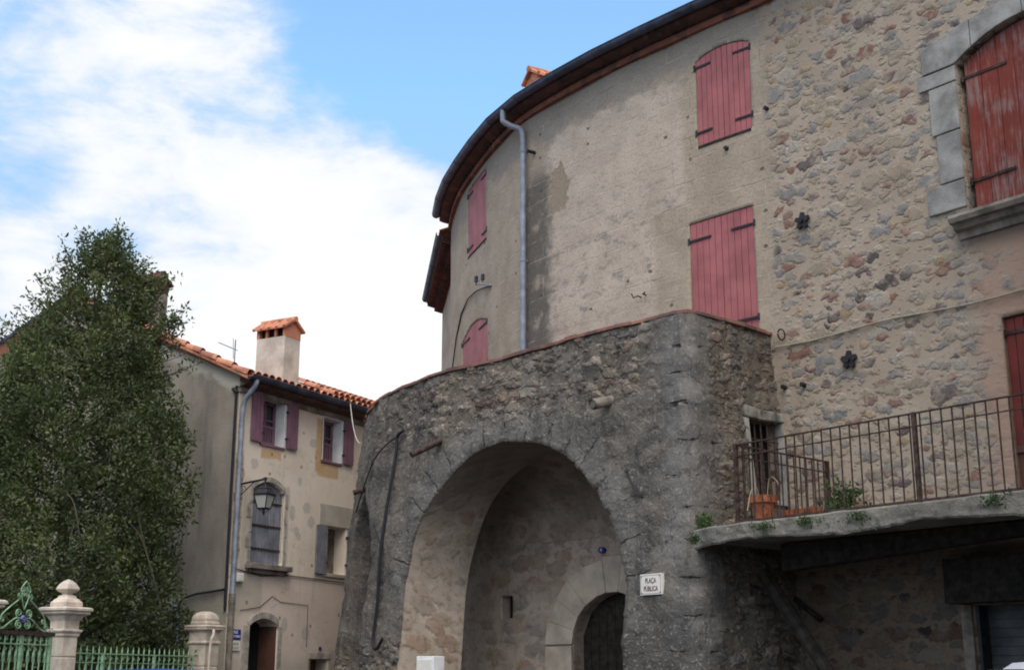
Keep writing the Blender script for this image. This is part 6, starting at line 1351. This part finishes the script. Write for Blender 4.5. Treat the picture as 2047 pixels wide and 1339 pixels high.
hd = thing('ivy_hedge', 'low dark ivy hedge behind the green fence at the foot of the gable', 'hedge', (-6.1, 22.6, 0))
cen = []
for k in range(420):
    t = rng.random(); x = -7.6 + 2.15 * t; y = 23.1 - .25 * t + rng.normal(0, .28); cen.append((x, y, rng.uniform(.3, 2.25 + .25 * math.sin(t * 9))))
leaf_mesh('foliage', M['leaf'], hd, cen, .17, 22, .085, .5, seed=8, thi=.85)
hd2 = thing('ivy_hedge', 'dark garden hedge behind the green gate at the left edge', 'hedge', (-8.6, 20.6, 0))
leaf_mesh('foliage', M['leaf'], hd2, [(-9.6 + 2.2 * rng.random(), 20.7 + rng.normal(0, .25), rng.uniform(.3, 2.9)) for _ in range(420)], .18, 22, .085, .5, seed=9, thi=.85)

# ================================================================== PARKED CARS (only their roofs reach into the picture)
def car(label, loc, rz, paint, L=4.1, W=1.74, H=1.5, name='parked_car'):
    c = thing(name, label, 'car', loc); Rm = Matrix.Translation(loc) @ Matrix.Rotation(rz, 4, 'Z')
    def X(p): return tuple(Rm @ Vector(p))
    # stations along the length: x, half width at sill, belt z, roof z, roof half width
    st = [(-L / 2, .70, .62, .66, .60), (-L / 2 + .08, .80, .82, .90, .62), (-L / 2 + .30, .86, .92, 1.22 * H / 1.5, .60), (-L / 2 + .75, W / 2, .95, H - .03, .60), (-.35, W / 2, .96, H, .61), (.35, W / 2, .95, H - .03, .60), (.95, W / 2, .94, 1.10, .66), (1.25, W / 2 - .01, .92, .97, .66), (1.7, .82, .84, .88, .60), (L / 2 - .06, .72, .66, .72, .55), (L / 2, .62, .5, .56, .5)]
    mb = MB(); rows = []
    for x, wd, bz, rz_, rw_ in st:
        half = [(wd * .96, .22), (wd, .45), (wd * .99, bz - .05), (wd * .965, bz), (rw_ + (wd - rw_) * .25, bz + (rz_ - bz) * .75), (rw_ * .93, rz_ - (rz_ - bz) * .06), (rw_ * .6, rz_ + .012), (0.0, rz_ + .022)]
        rows.append([X((x, y, z)) for y, z in half] + [X((x, -y, z)) for y, z in half[-2::-1]])
    mb.sweep(rows); m_ = len(rows[0]); k = len(mb.v); mb.f.append(tuple(range(m_))); mb.f.append(tuple(range(k - m_, k))[::-1]); mb.build('body', M[paint], c, smooth=True)
    for sy in (-1, 1):                                  # side glass
        g_ = MB(); P = []
        for x, wd, bz, rz_, rw_ in st[2:7]:
            P.append([X((x + (.12 if x < -1.4 else (-.12 if x > .8 else 0)), sy * (wd * .965 + .006), bz + .02)), X((x + (.12 if x < -1.4 else (-.3 if x > .8 else 0)), sy * (rw_ + (wd - rw_) * .25 + .012), bz + (rz_ - bz) * .74))])
        g_.sweep(P); g_.build('side_window', M['pane'], c)
    for x0, z0, w0, x1, z1, w1 in ((1.22, .985, .62, .42, H - .06, .54), (-L / 2 + .14, .99, .58, -L / 2 + .66, H - .10, .52)):
        g_ = MB(); s_ = .02 if x0 > 0 else -.02; g_.sweep([[X((x0 + s_, -w0, z0 + .03)), X((x0 + s_, w0, z0 + .03))], [X((x1 + s_, -w1, z1 + .04)), X((x1 + s_, w1, z1 + .04))]]); g_.build('windscreen' if x0 > 0 else 'rear_window', M['pane'], c)
    for x in (-L / 2 + .75, L / 2 - .8):
        for sy in (-1, 1):
            w_ = MB(); w_.tube([X((x, sy * (W / 2 - .18), .31)), X((x, sy * (W / 2 + .01), .31))], .31, 22); wh = w_.build('wheel', M['tyre'], c)
            w_ = MB(); w_.tube([X((x, sy * (W / 2 - .05), .31)), X((x, sy * (W / 2 + .022), .31))], .19, 18); w_.build('rim', M['rim'], wh)
    for sy in (-1, 1):
        l_ = MB(); l_.box(X((L / 2 - .09, sy * .58, .66)), (.14, .26, .14), rz); l_.build('headlight', M['headlens'], c, bevel=.02)
        l_ = MB(); l_.box(X((-L / 2 + .06, sy * .66, .82)), (.12, .16, .22), rz); l_.build('tail_light', M['redlens'], c, bevel=.02)
    return c
car('blue parked car whose roof just shows below the green fence', (-3.10, 13.3, 0), R(20), 'carblue', H=1.525)
car('white parked car whose rounded roof edge shows at the lower right', (4.70, 8.75, 0), R(2), 'carwhite', H=1.60)
